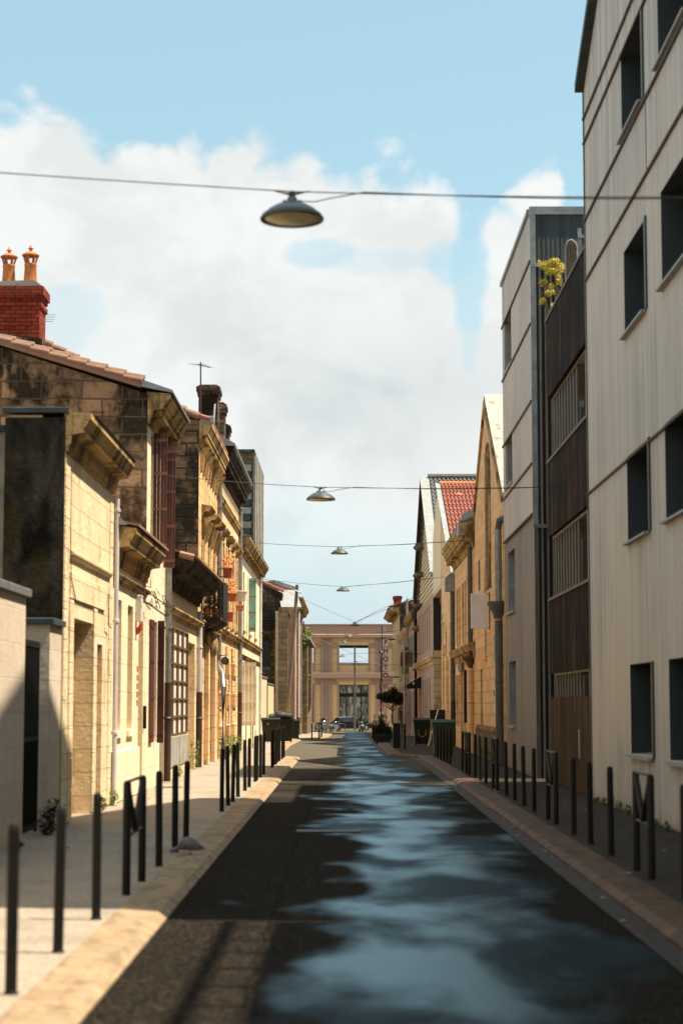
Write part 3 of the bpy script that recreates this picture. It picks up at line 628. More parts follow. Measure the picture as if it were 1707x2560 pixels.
cx0, cx1 = P(-40, 780, Y=39.6).x, P(115, 780, Y=39.6).x; zc1 = ZY(722, 39.6); zc0 = ZY(845, 39.6)
m = MB().box(cx0, cx1-.08, 39.3, 40.1, zc0-1.2, zc0+.62)
m.box(cx0, cx1-.04, 39.27, 40.13, zc0+.62, zc0+.72).box(cx0, cx1-.08, 39.3, 40.1, zc0+.72, zc0+.97)
m.box(cx0, cx1-.04, 39.27, 40.13, zc1-.28, zc1-.2).box(cx0, cx1, 39.24, 40.16, zc1-.2, zc1-.01)
ch = m.build('chimney', 'brick_red', t)
MB().box(cx0, cx1-.07, 39.285, 40.11, zc0+.975, zc0+1.03).build('lead_band', 'zinc', ch)
MB().prism([(cx0, zc1-.005), (cx1-.03, zc1-.005), (cx1-.2, zc1+.13), (cx0+.3, zc1+.1)], 'y', 39.3, 40.1).build('mortar_bed', 'concrete', ch)
for px in (23, 77): pot(ch, P(px, 680, Y=39.7).x, 39.7, zc1+.04, .80 if px == 23 else .84)
MB().prism([(cx0, zc0-.45), (cx1+.05, zc0-.62), (cx1+.0, zc0-.1), (cx0, zc0+.12)], 'y', 39.15, 40.0).build('flashing', 'rubble_dark', ch)
shutter(t, LX+.01, 38.7, 0, 4.9, 7.38, 'shutter_red', x1=LX+.30); shutter(t, LX+.01, 41.0, 0, 4.75, 7.28, 'shutter_red', x1=LX+.26)
shutter(t, LX+.01, 38.25, 38.9, 1.0, 3.5, 'shutter_red', strap='iron_brown'); shutter(t, LX+.06, 39.4, 0, .98, 3.52, 'shutter_red', x1=LX+.20, strap='iron_brown')
window(t, LX, -1, 38.3, 39.0, 4.95, 7.35); window(t, LX, -1, 40.5, 41.2, 4.95, 7.3); window(t, LX, -1, 38.3, 39.9, 1.0, 3.5)
door(t, LX, -1, 40.6, 41.4, .1, 3.3, .15, 'door_brown')
pipe(t, LX+.09, 41.5, .1, 7.3, 'zinc', 'iron_brown', 2.25, .065)
# tangle of wires and old brackets under the cornice, by the pipe
m = MB()
for k in range(26):
    a = Vector((LX+random.uniform(.02, .16), random.uniform(35.6, 41.6), random.uniform(3.75, 4.15)-.0)); b = a+Vector((random.uniform(-.06, .08), random.uniform(-.5, .5), random.uniform(-.28, .28))); c = (a+b)/2+Vector((.05, 0, -.1)); m.tube([a, c, b], .009, 4)
m.tube([(LX+.06, 32.3, 4.0), (LX+.08, 35, 3.93), (LX+.09, 38, 3.98), (LX+.09, 41.5, 3.9), (LX+.08, 46, 3.95), (LX+.08, 50.6, 3.85)], .012, 5)
tag(m.build('wall_cables', 'iron_brown'), 'tangled old cables strung along the fronts under the cornices near the grey downpipe', 'cable')

# --- fourth: one-storey shop front with a paned window and a blackened cornice
y0, y1 = 41.7, 50.7
H4 = t = thing('shop_house', 'one-storey house with a tall many-paned cream shop window and a blackened cornice', 'house', (LX, 46, 0))
ops = [(42.2, 47.5, 1.08, 3.55), (47.8, 49.9, D0+.1, 3.35)]
wall_mb(LX, -1, y0, y1, D0, 4.5, .2, ops).build('wall', 'ashlar_pale', t)
MB().box(-9, -4.2, y0, y1, D0, 4.6).build('inner_wall', 'ashlar_gold', t)
cornice(t, LX, 1, y0, y1, 4.38, 4.98, .62, 'cornice_black'); cornice(t, LX, 1, y0, y1, 3.72, 3.95, .18, 'cornice_stone', name='string_course')
m = MB()
k = y0
while k < y1: m.tube([(LX+.62, k, 5.02), (LX+.3, k, 5.1)], .08, 7); k += .24
m.build('eave_tiles', 'tile_pink', t)
MB().prism([(-9, 6.6), (-3.3, 5.03), (-3.3, 5.07), (-9, 6.7)], 'y', y0, y1).build('roof', 'tile_pink', t)
fr = MB(); ny, nz = 4, 6
for k in range(ny+1): a = 42.2+(5.3)*k/ny; fr.box(LX-.10, LX+.03, a-.05, a+.05, 1.08, 3.55)
for k in range(nz+1): z = 1.08+2.47*k/nz; fr.box(LX-.095, LX+.012, 42.2, 47.5, z-.022, z+.022)
fr = fr.build('window', 'door_brown', t)
m = MB()
for i in range(ny):
    for j in range(nz): a = 42.25+5.3*i/ny; z = 1.1+2.47*j/nz; m.box(LX-.06, LX-.03, a, a+5.3/ny-.1, z, z+2.47/nz-.045)
m.build('pane', 'sign_white', fr)
MB().bbox(LX+.0, LX+.03, 42.2, 45.2, .35, 1.03, .01).bbox(LX+.0, LX+.03, 45.4, 47.5, .35, 1.03, .01).build('plinth_panel', 'concrete', t)
door(t, LX, -1, 47.8, 49.9, .1, 3.35, .17, 'door_ochre', 2)
pipe(t, LX+.08, 50.55, .1, 4.25, 'pipe_white', 'iron_brown', 2.1, .065)

# --- fifth: two storeys with modillion cornice, balcony
y0, y1 = 50.8, 58.5
H5 = t = thing('town_house', 'two-storey golden stone house with a bracketed cornice and an iron balcony', 'house', (LX, 54, 0))
ops = [(52.1, 53.1, 4.3, 6.6), (54.6, 55.5, 4.3, 6.6), (56.8, 57.6, 4.4, 6.6), (51.7, 52.6, 1.1, 3.2), (53.7, 56.0, D0+.1, 3.3), (57.0, 57.8, 1.1, 3.2)]
wall_mb(LX, -1, y0, y1, D0, 8.95, .25, ops).build('wall', 'ashlar_gold', t)
rg = (-8.4, 11.6)
body(t, 0, 0, y0+.01, y1, 0, 0, 'rubble_dark', 'body', [(-4.25, D0), (-4.25, 9.5), rg, (-13, 9.5), (-13, D0)])
MB().prism([(LX-.002, D0), (LX-.002, 9.45), rg, (-13, 9.5), (-13, D0)], 'y', y0-.05, y0+.008).build('gable_wall', 'rubble_dark', t)
cornice(t, LX, 1, y0-.04, y1, 8.75, 9.42, .34, 'cornice_stone', .34)
k = y0+.35
while k < y1: MB().prism([(LX, 8.1), (LX+.07, 8.15), (LX+.12, 8.5), (LX+.27, 8.78), (LX, 8.8)], 'y', k, k+.2).build('bracket', 'cornice_stone', t); k += .95
MB().prism([(LX-.05, 9.5), (rg[0], rg[1]+.02), (rg[0], rg[1]+.12), (LX+.05, 9.58)], 'y', y0-.08, y1).build('roof', 'tile_pink', t)
tiles_edge(t, [(LX, y0-.06, 9.55), (rg[0], y0-.06, rg[1]+.1)])
m = MB(); k = y0
while k < y1: m.tube([(LX+.3, k, 9.5), (LX-.1, k, 9.62)], .085, 7); k += .25
m.build('eave_tiles', 'tile_red', t)
MB().bbox(LX+.02, LX+.4, 50.75, 50.95, 9.42, 9.6, .02).build('gutter_box', 'zinc', t)
for a, b in ((52.1, 53.1), (54.6, 55.5), (56.8, 57.6)):
    window(t, LX, -1, a, b, 4.3, 6.6, .2); cornice(t, LX, 1, a-.25, b+.25, 6.95, 7.25, .3, 'cornice_stone', name='window_hood')
    for e in (a-.22, b+.08): MB().prism([(LX, 6.3), (LX+.08, 6.4), (LX+.22, 6.9), (LX, 6.95)], 'y', e, e+.14).build('hood_bracket', 'cornice_stone', t)
    m = joints(LX, 1, a-.22, a-.02, 4.2, 6.3, 7, .05); m.build('jamb_stone', 'ashlar_gold', t)
window(t, LX, -1, 51.7, 52.6, 1.1, 3.2); window(t, LX, -1, 57.0, 57.8, 1.1, 3.2); door(t, LX, -1, 53.7, 56.0, .1, 3.3, .2, 'door_ochre', 2)
for a in (53.3, 56.0): MB().bbox(LX+.001, LX+.14, a, a+.4, .1, 3.5, .02).build('door_surround', 'ashlar_warm', t)
cornice(t, LX, 1, y0, y1, 3.75, 4.05, .16, 'cornice_stone', name='string_course')
MB().blob((LX+.2, 54.0, 3.45), (.14, .5, .35), 12).blob((LX+.15, 53.3, 3.65), (.12, .3, .28), 12).build('carved_bracket', 'cornice_stone', t, smooth=True)
pipe(t, LX+.07, 58.35, 1.2, 9.0, 'zinc', None, 2.9, .07)
MB().tube([(LX+.07, 58.35, 3.1), (LX+.07, 58.3, 2.9), (LX+.2, 57.9, 2.7), (LX+.26, 57.6, 2.3), (LX+.26, 57.6, .1)], .085, 10).build('pipe_foot', 'zinc', t, smooth=True)
chimney(t, -4.62, -4.02, 58.3, 59.3, 9.2, 11.75, 'rubble_dark', cap=.07)
chimney(t, -4.56, -4.12, 63.0, 63.9, 9.2, 11.95, 'rubble_dark', cap=.07)
MB().tube([(-4.18, 58.2, 9.6), (-4.10, 58.2, 11.1), (-4.1, 58.2, 11.12)], .03, 6).build('flue_pipe', 'pipe_white', t)
# balcony
bl = MB().prism([(LX, 3.86), (LX+.22, 3.9), (LX+.5, 4.05), (LX+.54, 4.10), (LX+.54, 4.18), (LX, 4.18)], 'y', 51.8, 55.3).build('balcony', 'cornice_black', t)
m = MB(); x1 = LX+.5
for (a, b) in (((LX, 51.85), (x1, 51.85)), ((x1, 51.85), (x1, 55.25)), ((x1, 55.25), (LX, 55.25))):
    A = Vector((a[0], a[1], 0)); B = Vector((b[0], b[1], 0)); n = max(3, int((B-A).length/.11))
    m.tube([A+Vector((0, 0, 5.25)), B+Vector((0, 0, 5.25))], .025, 6); m.tube([A+Vector((0, 0, 5.05)), B+Vector((0, 0, 5.05))], .014, 5); m.tube([A+Vector((0, 0, 4.25)), B+Vector((0, 0, 4.25))], .018, 5)
    for k in range(n+1):
        p = A+(B-A)*k/n; m.tube([p+Vector((0, 0, 4.18)), p+Vector((0, 0, 5.25))], .012, 4)
        if k < n:
            q = (B-A)/n; d = q.normalized()
            for zz, r_ in ((4.42, .05), (4.6, .045), (4.78, .05), (4.95, .04), (5.15, .05)):
                c = p+q*.5; m.tube([c+d*r_*math.cos(u_)+Vector((0, 0, zz+r_*1.4*math.sin(u_))) for u_ in [i*math.pi/4 for i in range(9)]], .008, 4, caps=False)
m.build('railing', 'iron_black', bl)
MB().box(x1+.0, x1+.03, 53.2, 55.3, 4.2, 5.25).build('screen', 'iron_black', bl)
fl = thing('balcony_plants', 'red and orange flowers in pots inside the iron balcony', 'potted plants', (LX+.25, 52.3, 4.18))
MB().lathe([(.09, 0), (.13, .22), (.14, .22), (.14, .25)], (LX+.17, 52.1, 4.18), 12).lathe([(.09, 0), (.13, .22), (.14, .25)], (LX+.36, 52.5, 4.18), 12).build('pot', 'terracotta', fl)
MB().leaves((LX+.27, 52.3, 4.6), (.2, .4, .25), 240, .05, 0).build('leaves', 'leaf_dark', fl); MB().leaves((LX+.27, 52.2, 4.7), (.22, .4, .28), 70, .04, .3).build('flowers', 'terracotta_red', fl)

# --- sixth: two storeys, rusticated piers, big dark cornice
y0, y1 = 58.6, 69.9
H6 = t = thing('town_house', 'two-storey house with rusticated piers, flower pots and a wide black cornice', 'house', (LX, 64, 0))
ops = [(60.0, 61.0, 4.4, 6.8), (62.7, 63.7, 4.4, 6.8), (65.2, 66.2, 4.4, 6.8), (67.7, 68.6, 4.4, 6.8), (60.6, 62.0, 1.2, 3.2), (63.6, 65.0, D0+.1, 3.2), (67.3, 68.6, 1.2, 3.2)]
wall_mb(LX, -1, y0, y1, D0, 9.2, .25, ops).build('wall', 'ashlar_warm', t)
MB().box(-12, -4.25, y0+.01, y1, D0, 9.6).build('body', 'ashlar_old', t)
cornice(t, LX, 1, y0+.02, y1, 9.0, 9.85, .48, 'cornice_black', .5)
MB().prism([(LX+.50, 9.86), (LX+.52, 9.93), (LX-.2, 10.35), (LX-3.5, 11.4), (LX-3.5, 11.2), (LX-.2, 9.87)], 'y', y0+.0, y1).build('roof', 'zinc', t)
for (a, b, c, d) in ops:
    if c > 4:
        window(t, LX, -1, a, b, c, d, .2, sill='cornice_stone'); cornice(t, LX, 1, a-.22, b+.22, 7.05, 7.35, .24, 'cornice_stone', name='window_hood')
        m = joints(LX, 1, a-.22, a-.01, 4.3, 7.0, 1, .06); m2 = joints(LX, 1, b+.01, b+.22, 4.3, 7.0, 1, .06); m.build('window_surround', 'ashlar_warm', t); m2.build('window_surround', 'ashlar_warm', t)
window(t, LX, -1, 60.6, 62.0, 1.2, 3.2); window(t, LX, -1, 67.3, 68.6, 1.2, 3.2); door(t, LX, -1, 63.6, 65.0, .1, 3.2, .2)
cornice(t, LX, 1, y0, y1, 8.0, 8.3, .14, 'cornice_stone', name='string_course'); cornice(t, LX, 1, y0, y1, 3.85, 4.15, .18, 'cornice_stone', name='string_course')
for ya in (59.0, 62.5, 65.6, 66.4):
    m = MB()
    for k in range(7):
        z = .1+k*.52; m.bbox(LX-.01, LX+(.16 if k % 2 else .08), ya, ya+.6, z+.02, z+.50, .03)
    m.build('rusticated_pier', 'ashlar_gold', t)
chimney(t, -4.78, -4.35, 69.0, 69.9, 9.4, 12.1, 'rubble_dark', cap=.07)
pipe(t, LX+.08, 69.8, .1, 9.0, 'zinc', 'iron_brown', 2.2, .07)
def flowerpot(label, x, y, z, w_, h, mat, lf=None):
    p = thing('window_box', label, 'flower box', (x, y, z), 'flower boxes hung on the upper fronts')
    MB().prism([(x-w_*.4, z), (x+w_*.4, z), (x+w_*.5, z+h), (x-w_*.5, z+h)], 'y', y, y+.5).bbox(x-w_*.54, x+w_*.54, y-.02, y+.52, z+h, z+h+.05, .01).build('box', mat, p)
    if lf: MB().leaves((x, y+.2, z+h+.25), (w_*.6, .3, .28), 90, .05, 0).build('leaves', lf, p)
    MB().box(LX, x, y+.2, y+.23, z+.02, z+.05).build('bracket', 'iron_black', p)
flowerpot('red flower box with yellow blooms, highest one beside the balcony', LX+.38, 57.3, 5.62, .28, .26, 'terracotta_red', 'flower_orange')
flowerpot('wide orange flower box below the red one with yellow blooms', LX+.42, 59.0, 5.0, .3, .2, 'terracotta', 'flower_orange')
flowerpot('small red flower pot hanging lowest beside the balcony', LX+.30, 60.0, 4.4, .2, .26, 'terracotta_red')
flowerpot('cream flower box fixed above the small orange box', LX+.22, 68.0, 5.5, .34, .3, 'sign_white')
flowerpot('small orange flower box fixed under the cream one', LX+.18, 67.5, 5.12, .26, .14, 'terracotta')
# round lamp on a bracket
lp = thing('wall_lamp', 'round black-rimmed lamp with a pale face on a wall bracket over the door', 'lamp', (LX+.35, 57.2, 3.05))
y, z = 57.2, 3.08; x = LX+.33
m = MB(); m.lathe([(.08, -.12), (.12, -.1), (.12, 0), (.10, .0)], (0, 0, 0), 16); m.v = [(x+v_[0], y+v_[2]*-1, z+v_[1]) for v_ in m.v]; m.build('housing', 'iron_black', lp)
m = MB(); m.lathe([(.095, -.004), (.09, .012)], (0, 0, 0), 16); m.v = [(x+v_[0], y-v_[2]*1, z+v_[1]) for v_ in m.v]; m.build('face', 'lamp_metal', lp)
MB().tube([(LX, y+.05, z+.18), (x, y+.05, z+.16), (x, y+.05, z+.1)], .012, 5).tube([(LX, y+.05, z-.0), (x-.1, y+.05, z+.16)], .01, 5).build('bracket', 'iron_black', lp)

# --- seventh: pale house with green shutter and pale wooden shutter panel standing open
y0, y1 = 70.0, 87.0
H7 = t = thing('town_house', 'pale two-storey house with a green louvred shutter and a tall beige panel standing open', 'house', (LX, 78, 0))
ops = [(73.0, 74.0, 4.6, 6.9), (77.4, 78.6, 4.6, 6.9), (82, 83.2, 4.6, 6.9), (72.2, 74.6, .9, 3.4), (79, 80.2, D0+.1, 3.0), (83, 84.2, 1.2, 3.0)]
wall_mb(LX, -1, y0, y1, D0, 7.7, .25, ops).build('wall', 'ashlar_white', t)
MB().box(-11, -4.25, y0+.01, y1, D0, 7.9).build('body', 'ashlar_old', t)
cornice(t, LX, 1, y0+.02, y1, 7.45, 8.0, .42, 'cornice_stone', .3)
MB().prism([(LX+.44, 8.02), (LX-.4, 8.3), (LX-4, 9.4), (LX-4, 9.2), (LX-.2, 8.02)], 'y', y0, y1).build('roof', 'zinc', t)
for (a, b, c, d) in ops:
    if c > 4: window(t, LX, -1, a, b, c, d, .2, sill='cornice_stone')
cornice(t, LX, 1, y0, y1, 4.0, 4.3, .16, 'cornice_stone', name='string_course'); cornice(t, LX, 1, y0, y1, 3.5, 3.65, .1, 'cornice_stone', name='string_course')
window(t, LX, -1, 72.2, 74.6, .9, 3.4); window(t, LX, -1, 83, 84.2, 1.2, 3.0); door(t, LX, -1, 79, 80.2, .1, 3.0, .2)
o = shutter(t, LX+.01, 77.3, 0, 4.72, 6.92, 'shutter_green', x1=LX+.30, strap='strap')
m = MB()
for k in range(6): m.box(LX+.05, LX+.26, 77.27, 77.3, 6.55+k*.05, 6.575+k*.05)
m.build('louvre', 'shutter_green', o)
o = shutter(t, LX+.01, 71.8, 0, .95, 3.35, 'pale_panel', x1=LX+.58, strap='pale_panel')
MB().tube([(LX+.45, 72.0, .08), (LX+.45, 72.0, .95)], .02, 6).tube([(LX+.2, 72.0, .08), (LX+.2, 72.0, .95)], .02, 6).build('shutter_prop', 'iron_brown', t)
pipe(t, LX+.07, 86.8, .1, 7.4, 'pipe_white', None, .1, .06)
MB().tube([(LX+.1, 74.5, 6.8), (LX+.12, 73.9, 4.5), (LX+.13, 70.5, 3.9), (LX+.2, 70.8, 3.4), (LX+.16, 73, 3.1), (LX+.1, 73.6, 3.5)], .012, 5).build('cable', 'iron_brown', t)

# --- grey tower behind
x0, x1 = P(583, 1300, Y=120).x, P(634, 1300, Y=120).x; zt = ZY(1127, 120)
t = thing('tower_block', 'tall grey tower with horizontal concrete bands rising behind the left row', 'building', (x0, 126, 0))
MB().box(x0, x1, 120, 134, -2, zt-.1).build('wall', 'ashlar_old', t)
m = MB(); z = 1.0; k = 0
while z < zt-.6:
    m.box(x0-.05, x1-.14, 119.85, 119.997, z, z+.42); k += 1; z += .92
m.build('floor_band', 'concrete', t)
m = MB(); z = 1.5
while z < zt-1: m.box(x1-.55, x1-.2, 119.80, 119.998, z, z+.42); z += .92
m.build('window', 'glass_dark', t)
MB().box(x1-.12, x1+.02, 119.8, 119.996, 0, zt).build('corner_pier', 'zinc_dark', t); MB().box(x0-.1, x1+.05, 119.8, 134.1, zt-.1, zt+.08).build('coping', 'zinc_dark', t)
m = MB(); y = 121
while y < 134: m.box(x1+.002, x1+.09, y, y+.9, 0, zt-.1); y += 2.2
m.build('side_pier', 'concrete', t)

# --- yard wall with board panels, stone houses set back
t = thing('board_fence', 'pale vertical board panels between dark posts past the last pale house', 'fence', (LX, 96, gz(96)))
m = MB(); 
for a, b, h in ((87.4, 95.2, 3.0), (96.6, 104.5, 2.75)):
    y = a
    while y < b: m.box(LX-.04, LX, y+.01, y+.28, gz(y)+.1, h-.0); y += .3
m.build('board', 'cream_board', t)
for a, b, h in ((95.25, 96.5, 2.7), (104.6, 105.0, 2.4)): MB().box(LX-.35, LX+.02, a, b, -1, h).build('post', 'weathered_wood', t)
MB().bbox(LX-.35, LX+.04, 87.2, 95.3, 3.02, 3.10, .01).bbox(LX-.35, LX+.04, 96.55, 104.6, 2.77, 2.84, .01).build('rail', 'zinc', t)
def px(x, y, Y): q = P(x, y, Y=Y); return q.x, q.z
Y = 108.0
t = thing('stone_house', 'old mossy stone house with a red tiled verge set back behind the board fence', 'house', (-4.6, Y, gz(Y)))
xa, za = px(655, 1464, Y); xb, zb = px(706, 1482, Y)
MB().prism([(xa-2.5, -2), (xa-2.5, za+1.2), (xb, zb), (xb, -2)], 'y', Y, Y+8).build('wall', 'rubble_mossy', t)
tiles_edge(t, [(xb+.1, Y-.05, zb+.05), (xa-2.4, Y-.05, za+1.25)], 'tile_red')
x2, z2 = px(640, 1545, Y); x3, z3 = px(696, 1568, Y)
m = MB()
for k in range(5): m.box(x2-.5, x3, Y-.35, Y-.3, z3+.05+k*.17, z3+.17+k*.17)
m.box(x2-.5, x3, Y-.36, Y-.01, z3-.12, z3-.01); m.build('slatted_screen', 'iron_black', t)
xd, zd = px(668, 1668, Y); MB().box(xd-.6, xd+.15, Y-.04, Y-.001, 2.6, zd+1.5).build('doorway', 'dark_timber', t)
MB().box(xa-.1, x3, Y-1.2, Y-.4, -1, ZY(1668, Y)).build('yard_wall', 'rubble_mossy', t)
Y = 112.0
t = thing('gabled_house', 'pinkish rendered gable with a pale sloping roof edge behind the mossy stone house', 'house', (-5, Y, gz(Y)))
xa, za = px(686, 1450, Y); xb, zb = px(738, 1468, Y); xc, zc = px(655, 1456, Y)
MB().prism([(xc-3, -2), (xc-3, zc-.6), (xa, za-.1), (xb, zb-.15), (xb, -2)], 'y', Y, Y+3).build('wall', 'ashlar_pink', t)
MB().prism([(xa, za), (xb+.1, zb), (xb+.1, zb-.22), (xa, za-.22)], 'y', Y-.1, Y+3).prism([(xa, za), (xc-3, zc-.5), (xc-3, zc-.6), (xa, za-.1)], 'y', Y-.1, Y+3).build('roof', 'verge_white', t)
Y = 105.5
t = thing('stone_house', 'stone house with a tall ashlar end pier and a sloping white sheet roof', 'house', (-3.9, Y, gz(Y)))
xa, za = px(696, 1518, Y); xb, zb = px(719, 1518, Y)
MB().box(xa, xb, Y, Y+1.1, -2, za).build('pier', 'ashlar_old', t)
# long front running on to the corner
FX = lambda y: -3.72+(y-106)*.0
wall_mb(-3.7, -1, 106.6, 128, -2, 7.0, .3, [(108+i*3.2, 109.1+i*3.2, 4.1, 6.0) for i in range(6)]+[(108+i*3.2, 109.2+i*3.2, .9 if i % 2 else -1.9, 2.6) for i in range(6)]).build('wall', 'ashlar_warm', t)
MB().box(-6, -4.0, 109.5, 128, -2, 6.9).build('body', 'ashlar_old', t)
x1_, z1_ = px(703, 1517, 106); x2_, z2_ = px(739, 1474, 112)
MB().add([(x1_, 106, z1_), (x2_-.05+.55, 106, z1_), (x2_, 112, z2_), (x1_-.4, 112, z2_), (x1_, 106, z1_-.1), (x2_+.5, 106, z1_-.1), (x2_, 112, z2_-.1), (x1_-.4, 112, z2_-.1)], [(0, 1, 2, 3), (4, 7, 6, 5), (0, 4, 5, 1), (1, 5, 6, 2), (2, 6, 7, 3), (3, 7, 4, 0)]).build('roof', 'verge_white', t)
cornice(t, -3.7, 1, 106.6, 128, 6.6, 7.1, .4, 'cornice_stone', .3)
for i in range(6):
    m = joints(-3.7, 1, 107.6+i*3.2, 107.98+i*3.2, -1.9, 6.2, 16, .06); m.build('brick_quoin', 'brick_white_bands', t)
    window(t, -3.7, -1, 108+i*3.2, 109.1+i*3.2, 4.1, 6.0, .2)
Y = 128.2
t = thing('stone_house', 'tall pale stone house with a projecting cornice just before the mossy corner pier', 'house', (-3.7, Y, gz(Y)))
wall_mb(-3.45, -1, Y, 148, -2, 8.6, .3, [(131+i*4, 132.4+i*4, 4.5, 7) for i in range(4)]+[(131+i*4, 132.4+i*4, .3, 2.8) for i in range(4)]).build('wall', 'ashlar_old', t)
MB().box(-7, -3.75, Y, 148, -2, 8.5).build('body', 'ashlar_old', t); cornice(t, -3.45, 1, Y, 148, 8.3, 9.0, .55, 'cornice_stone', .3)
pipe(t, -3.35, 133, -.4, 8.3, 'pipe_white', 'iron_brown', .8, .09)
for i in range(4): window(t, -3.45, -1, 131+i*4, 132.4+i*4, 4.5, 7, .2)
Y = 150.0
t = thing('corner_building', 'narrow mossy ashlar end wall closing the left row, plants growing on its top', 'building', (-3.3, Y, gz(Y)))
xa, za = px(755, 1600, Y); xb, zb = px(768, 1600, Y)
MB().box(xa-2.5, xb, Y, 172, -2, za).build('wall', 'ashlar_old', t)
MB().bbox(xa-.1, xb+.28, Y-.25, 172, za, za+.18, .03).build('coping', 'concrete', t)
MB().leaves((xb-.1, Y+.3, za+.55), (.5, .8, .5), 260, .1, 0).leaves((xa+.2, Y-.1, za-.2), (.3, .3, .35), 160, .08, 0).leaves((xb+.05, Y+1, ZY(1690, Y)), (.12, .8, .35), 90, .08, 0).build('ivy', 'leaf_green', t)
MB().tube([(xa+.05, Y-.1, za+.1), (xa-.05, Y-.1, za+1.5)], .07, 6).tube([(xa+.3, Y-.1, za+.1), (xa+.1, Y-.1, za+1.5)], .07, 6).build('rusty_strut', 'shutter_red', t)
MB().box(xb+.003, xb+.25, Y+4, Y+10, 1.5, za-.5).build('bay', 'ashlar_old', t)

# leaning pole
t = thing('leaning_pole', 'leaning dark wooden utility pole beside the far left stone houses', 'utility pole', (-3.4, 104, gz(104)))
a = P(717, 1800, Y=104); b = P(743, 1462, Y=104)
MB().tube([(a.x-.08, 104, gz(104)), (a.x, 104, a.z), ((a.x+b.x)/2+.02, 104, (a.z+b.z)/2), (b.x, 104, b.z)], .13, 10, .095).build('pole', 'weathered_wood', t, smooth=True)
MB().tube([(b.x-.1, 103.9, b.z-.3), (b.x+.25, 103.9, b.z-.5)], .03, 5).lathe([(.04, 0), (.05, .1), (.02, .14)], (b.x+.2, 103.9, b.z-.48), 8).build('insulator', 'pipe_white', t)

# ================================================================== RIGHT SIDE
RX = 4.4
# --- big precast building
y0, y1 = 15.4, 33.9
t = thing('apartment_block', 'tall pale ribbed-panel block with deep dark window recesses, nearest on the right', 'building', (RX, 25, 0))
storeys = [(1.03, 2.40), (4.30, 5.64), (7.56, 8.92), (10.73, 12.09)]
bays = [(27.12, 29.3), (23.4, 25.78), (19.2, 21.6)]
ops = [(a, b, c, d) for a, b in bays for c, d in storeys]
wl = wall_mb(RX, 1, y0, y1, .12, 12.9, .42, ops)
wl.prism([(y0, 12.9), (y1, 12.9), (y1, 13.1), (23.7, 17.9), (y0, 15.6)], 'x', RX, RX+.42)
wl.build('wall', 'ribbed_panel', t)
MB().prism([(y0, D0), (y1, D0), (y1, 13.0), (23.7, 17.8), (y0, 15.5)], 'x', RX+.42, 16).build('body', 'ribbed_panel_low', t)
MB().box(RX+.03, RX+.42, y0, y1, -.2, .12).build('plinth', 'concrete', t)
hz = [ZY(q, 34.0) for q in (303, 364, 556, 706, 1236)]
m = MB()
for z in hz:
    a = y0; m.prism([(RX, z-.022), (RX-.04, z-.022), (RX-.045, z+.004), (RX, z+.022)], 'y', y0, y1+.02)
m.build('flashing', 'iron_brown', t)
m = MB().box(RX-.008, RX+.05, 27.0, 27.03, hz[2]+.04, hz[2]+1.28).box(RX-.008, RX+.05, 26.9, 26.93, hz[3]+.04, hz[2]-.04); m.build('panel_joint', 'iron_brown', t)
m = MB().prism([(y1+.06, 13.08), (y1+.06, 13.25), (23.7, 18.15), (y0-.1, 15.8), (y0-.1, 15.6), (23.7, 17.93)], 'x', RX-.16, 16).build('roof', 'zinc_dark', t)
MB().box(RX-.02, RX+.06, y1+.001, y1+.07, .1, 13.08).build('corner_trim', 'steel_grey', t)
for (a, b, c, d) in ops:
    x = RX+.40; m = MB().box(x-.05, x, a, b, c, c+.05).box(x-.05, x, a, b, d-.05, d).box(x-.05, x, a, a+.05, c+.05, d-.05).box(x-.05, x, b-.05, b, c+.05, d-.05).box(x-.05, x, (a+b)/2-.03, (a+b)/2+.03, c+.05, d-.05)
    wn = m.build('window', 'zinc_dark', t); MB().box(x-.03, x-.02, a+.03, b-.03, c+.03, d-.03).build('pane', 'glass_dark', wn)
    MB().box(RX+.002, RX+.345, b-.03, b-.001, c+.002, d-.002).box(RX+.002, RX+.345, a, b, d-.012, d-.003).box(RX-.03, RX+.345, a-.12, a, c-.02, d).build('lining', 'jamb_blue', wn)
    MB().prism([(RX+.35, c+.02), (RX-.09, c-.02), (RX-.09, c-.055), (RX+.35, c-.03)], 'y', a-.0, b+.02).build('sill', 'verge_white', wn)

# --- recessed block with slatted balcony fronts
y0, y1 = 34.0, 41.4; X2 = RX+.06
t = thing('balcony_block', 'stack of balconies faced in dark vertical wooden slats between two pale blocks', 'building', (X2, 38, 0))
bands = [(8.52, 10.25), (5.45, 7.06), (2.45, 4.02)]
for (a, b) in bands:
    MB().box(X2, X2+.09, y0+.08, y1, a, b).build('slat_front', 'slats', t)
    MB().box(X2-.03, X2+.14, y0+.08, y1+.02, b, b+.06).build('rail', 'steel_grey', t)
MB().box(X2, X2+.09, y0+.08, y1, .1, 1.93).build('slat_front', 'slats_light', t)
MB().box(X2-.02, X2-.002, 36.2, 36.24, .75, 1.3).build('door_pull', 'pipe_white', t)
for z in (2.4, 5.4, 8.5): MB().box(X2+.1, X2+2.2, y0+.05, y1, z-.0, z+.18).build('floor_slab', 'concrete', t)
for z0_, z1_ in ((1.93, 2.4), (4.08, 5.4), (7.12, 8.5)):
    MB().box(X2+.10, X2+.34, 35.2, 35.45, z0_, z1_).build('post', 'concrete', t)
    for k in range(9): yy = 36.9+k*.5; MB().box(X2+.12, X2+.16, yy, yy+.24, z0_, z1_).build('metal_strip', 'strip_metal', t)
MB().box(X2+1.6, 14, y0+.02, y1, D0, 8.4).build('rear_wall', 'dark_timber', t)
MB().box(X2+.02, X2+.09, y0+.0, y0+.07, .1, 10.3).build('corner_trim', 'steel_grey', t)
pl = thing('terrace_plant', 'sunlit yellow-green shrub spilling over the top balcony rail', 'plant', (5.0, 42.0, 10.3))
q = P(1375, 690, Y=42.2); m = MB()
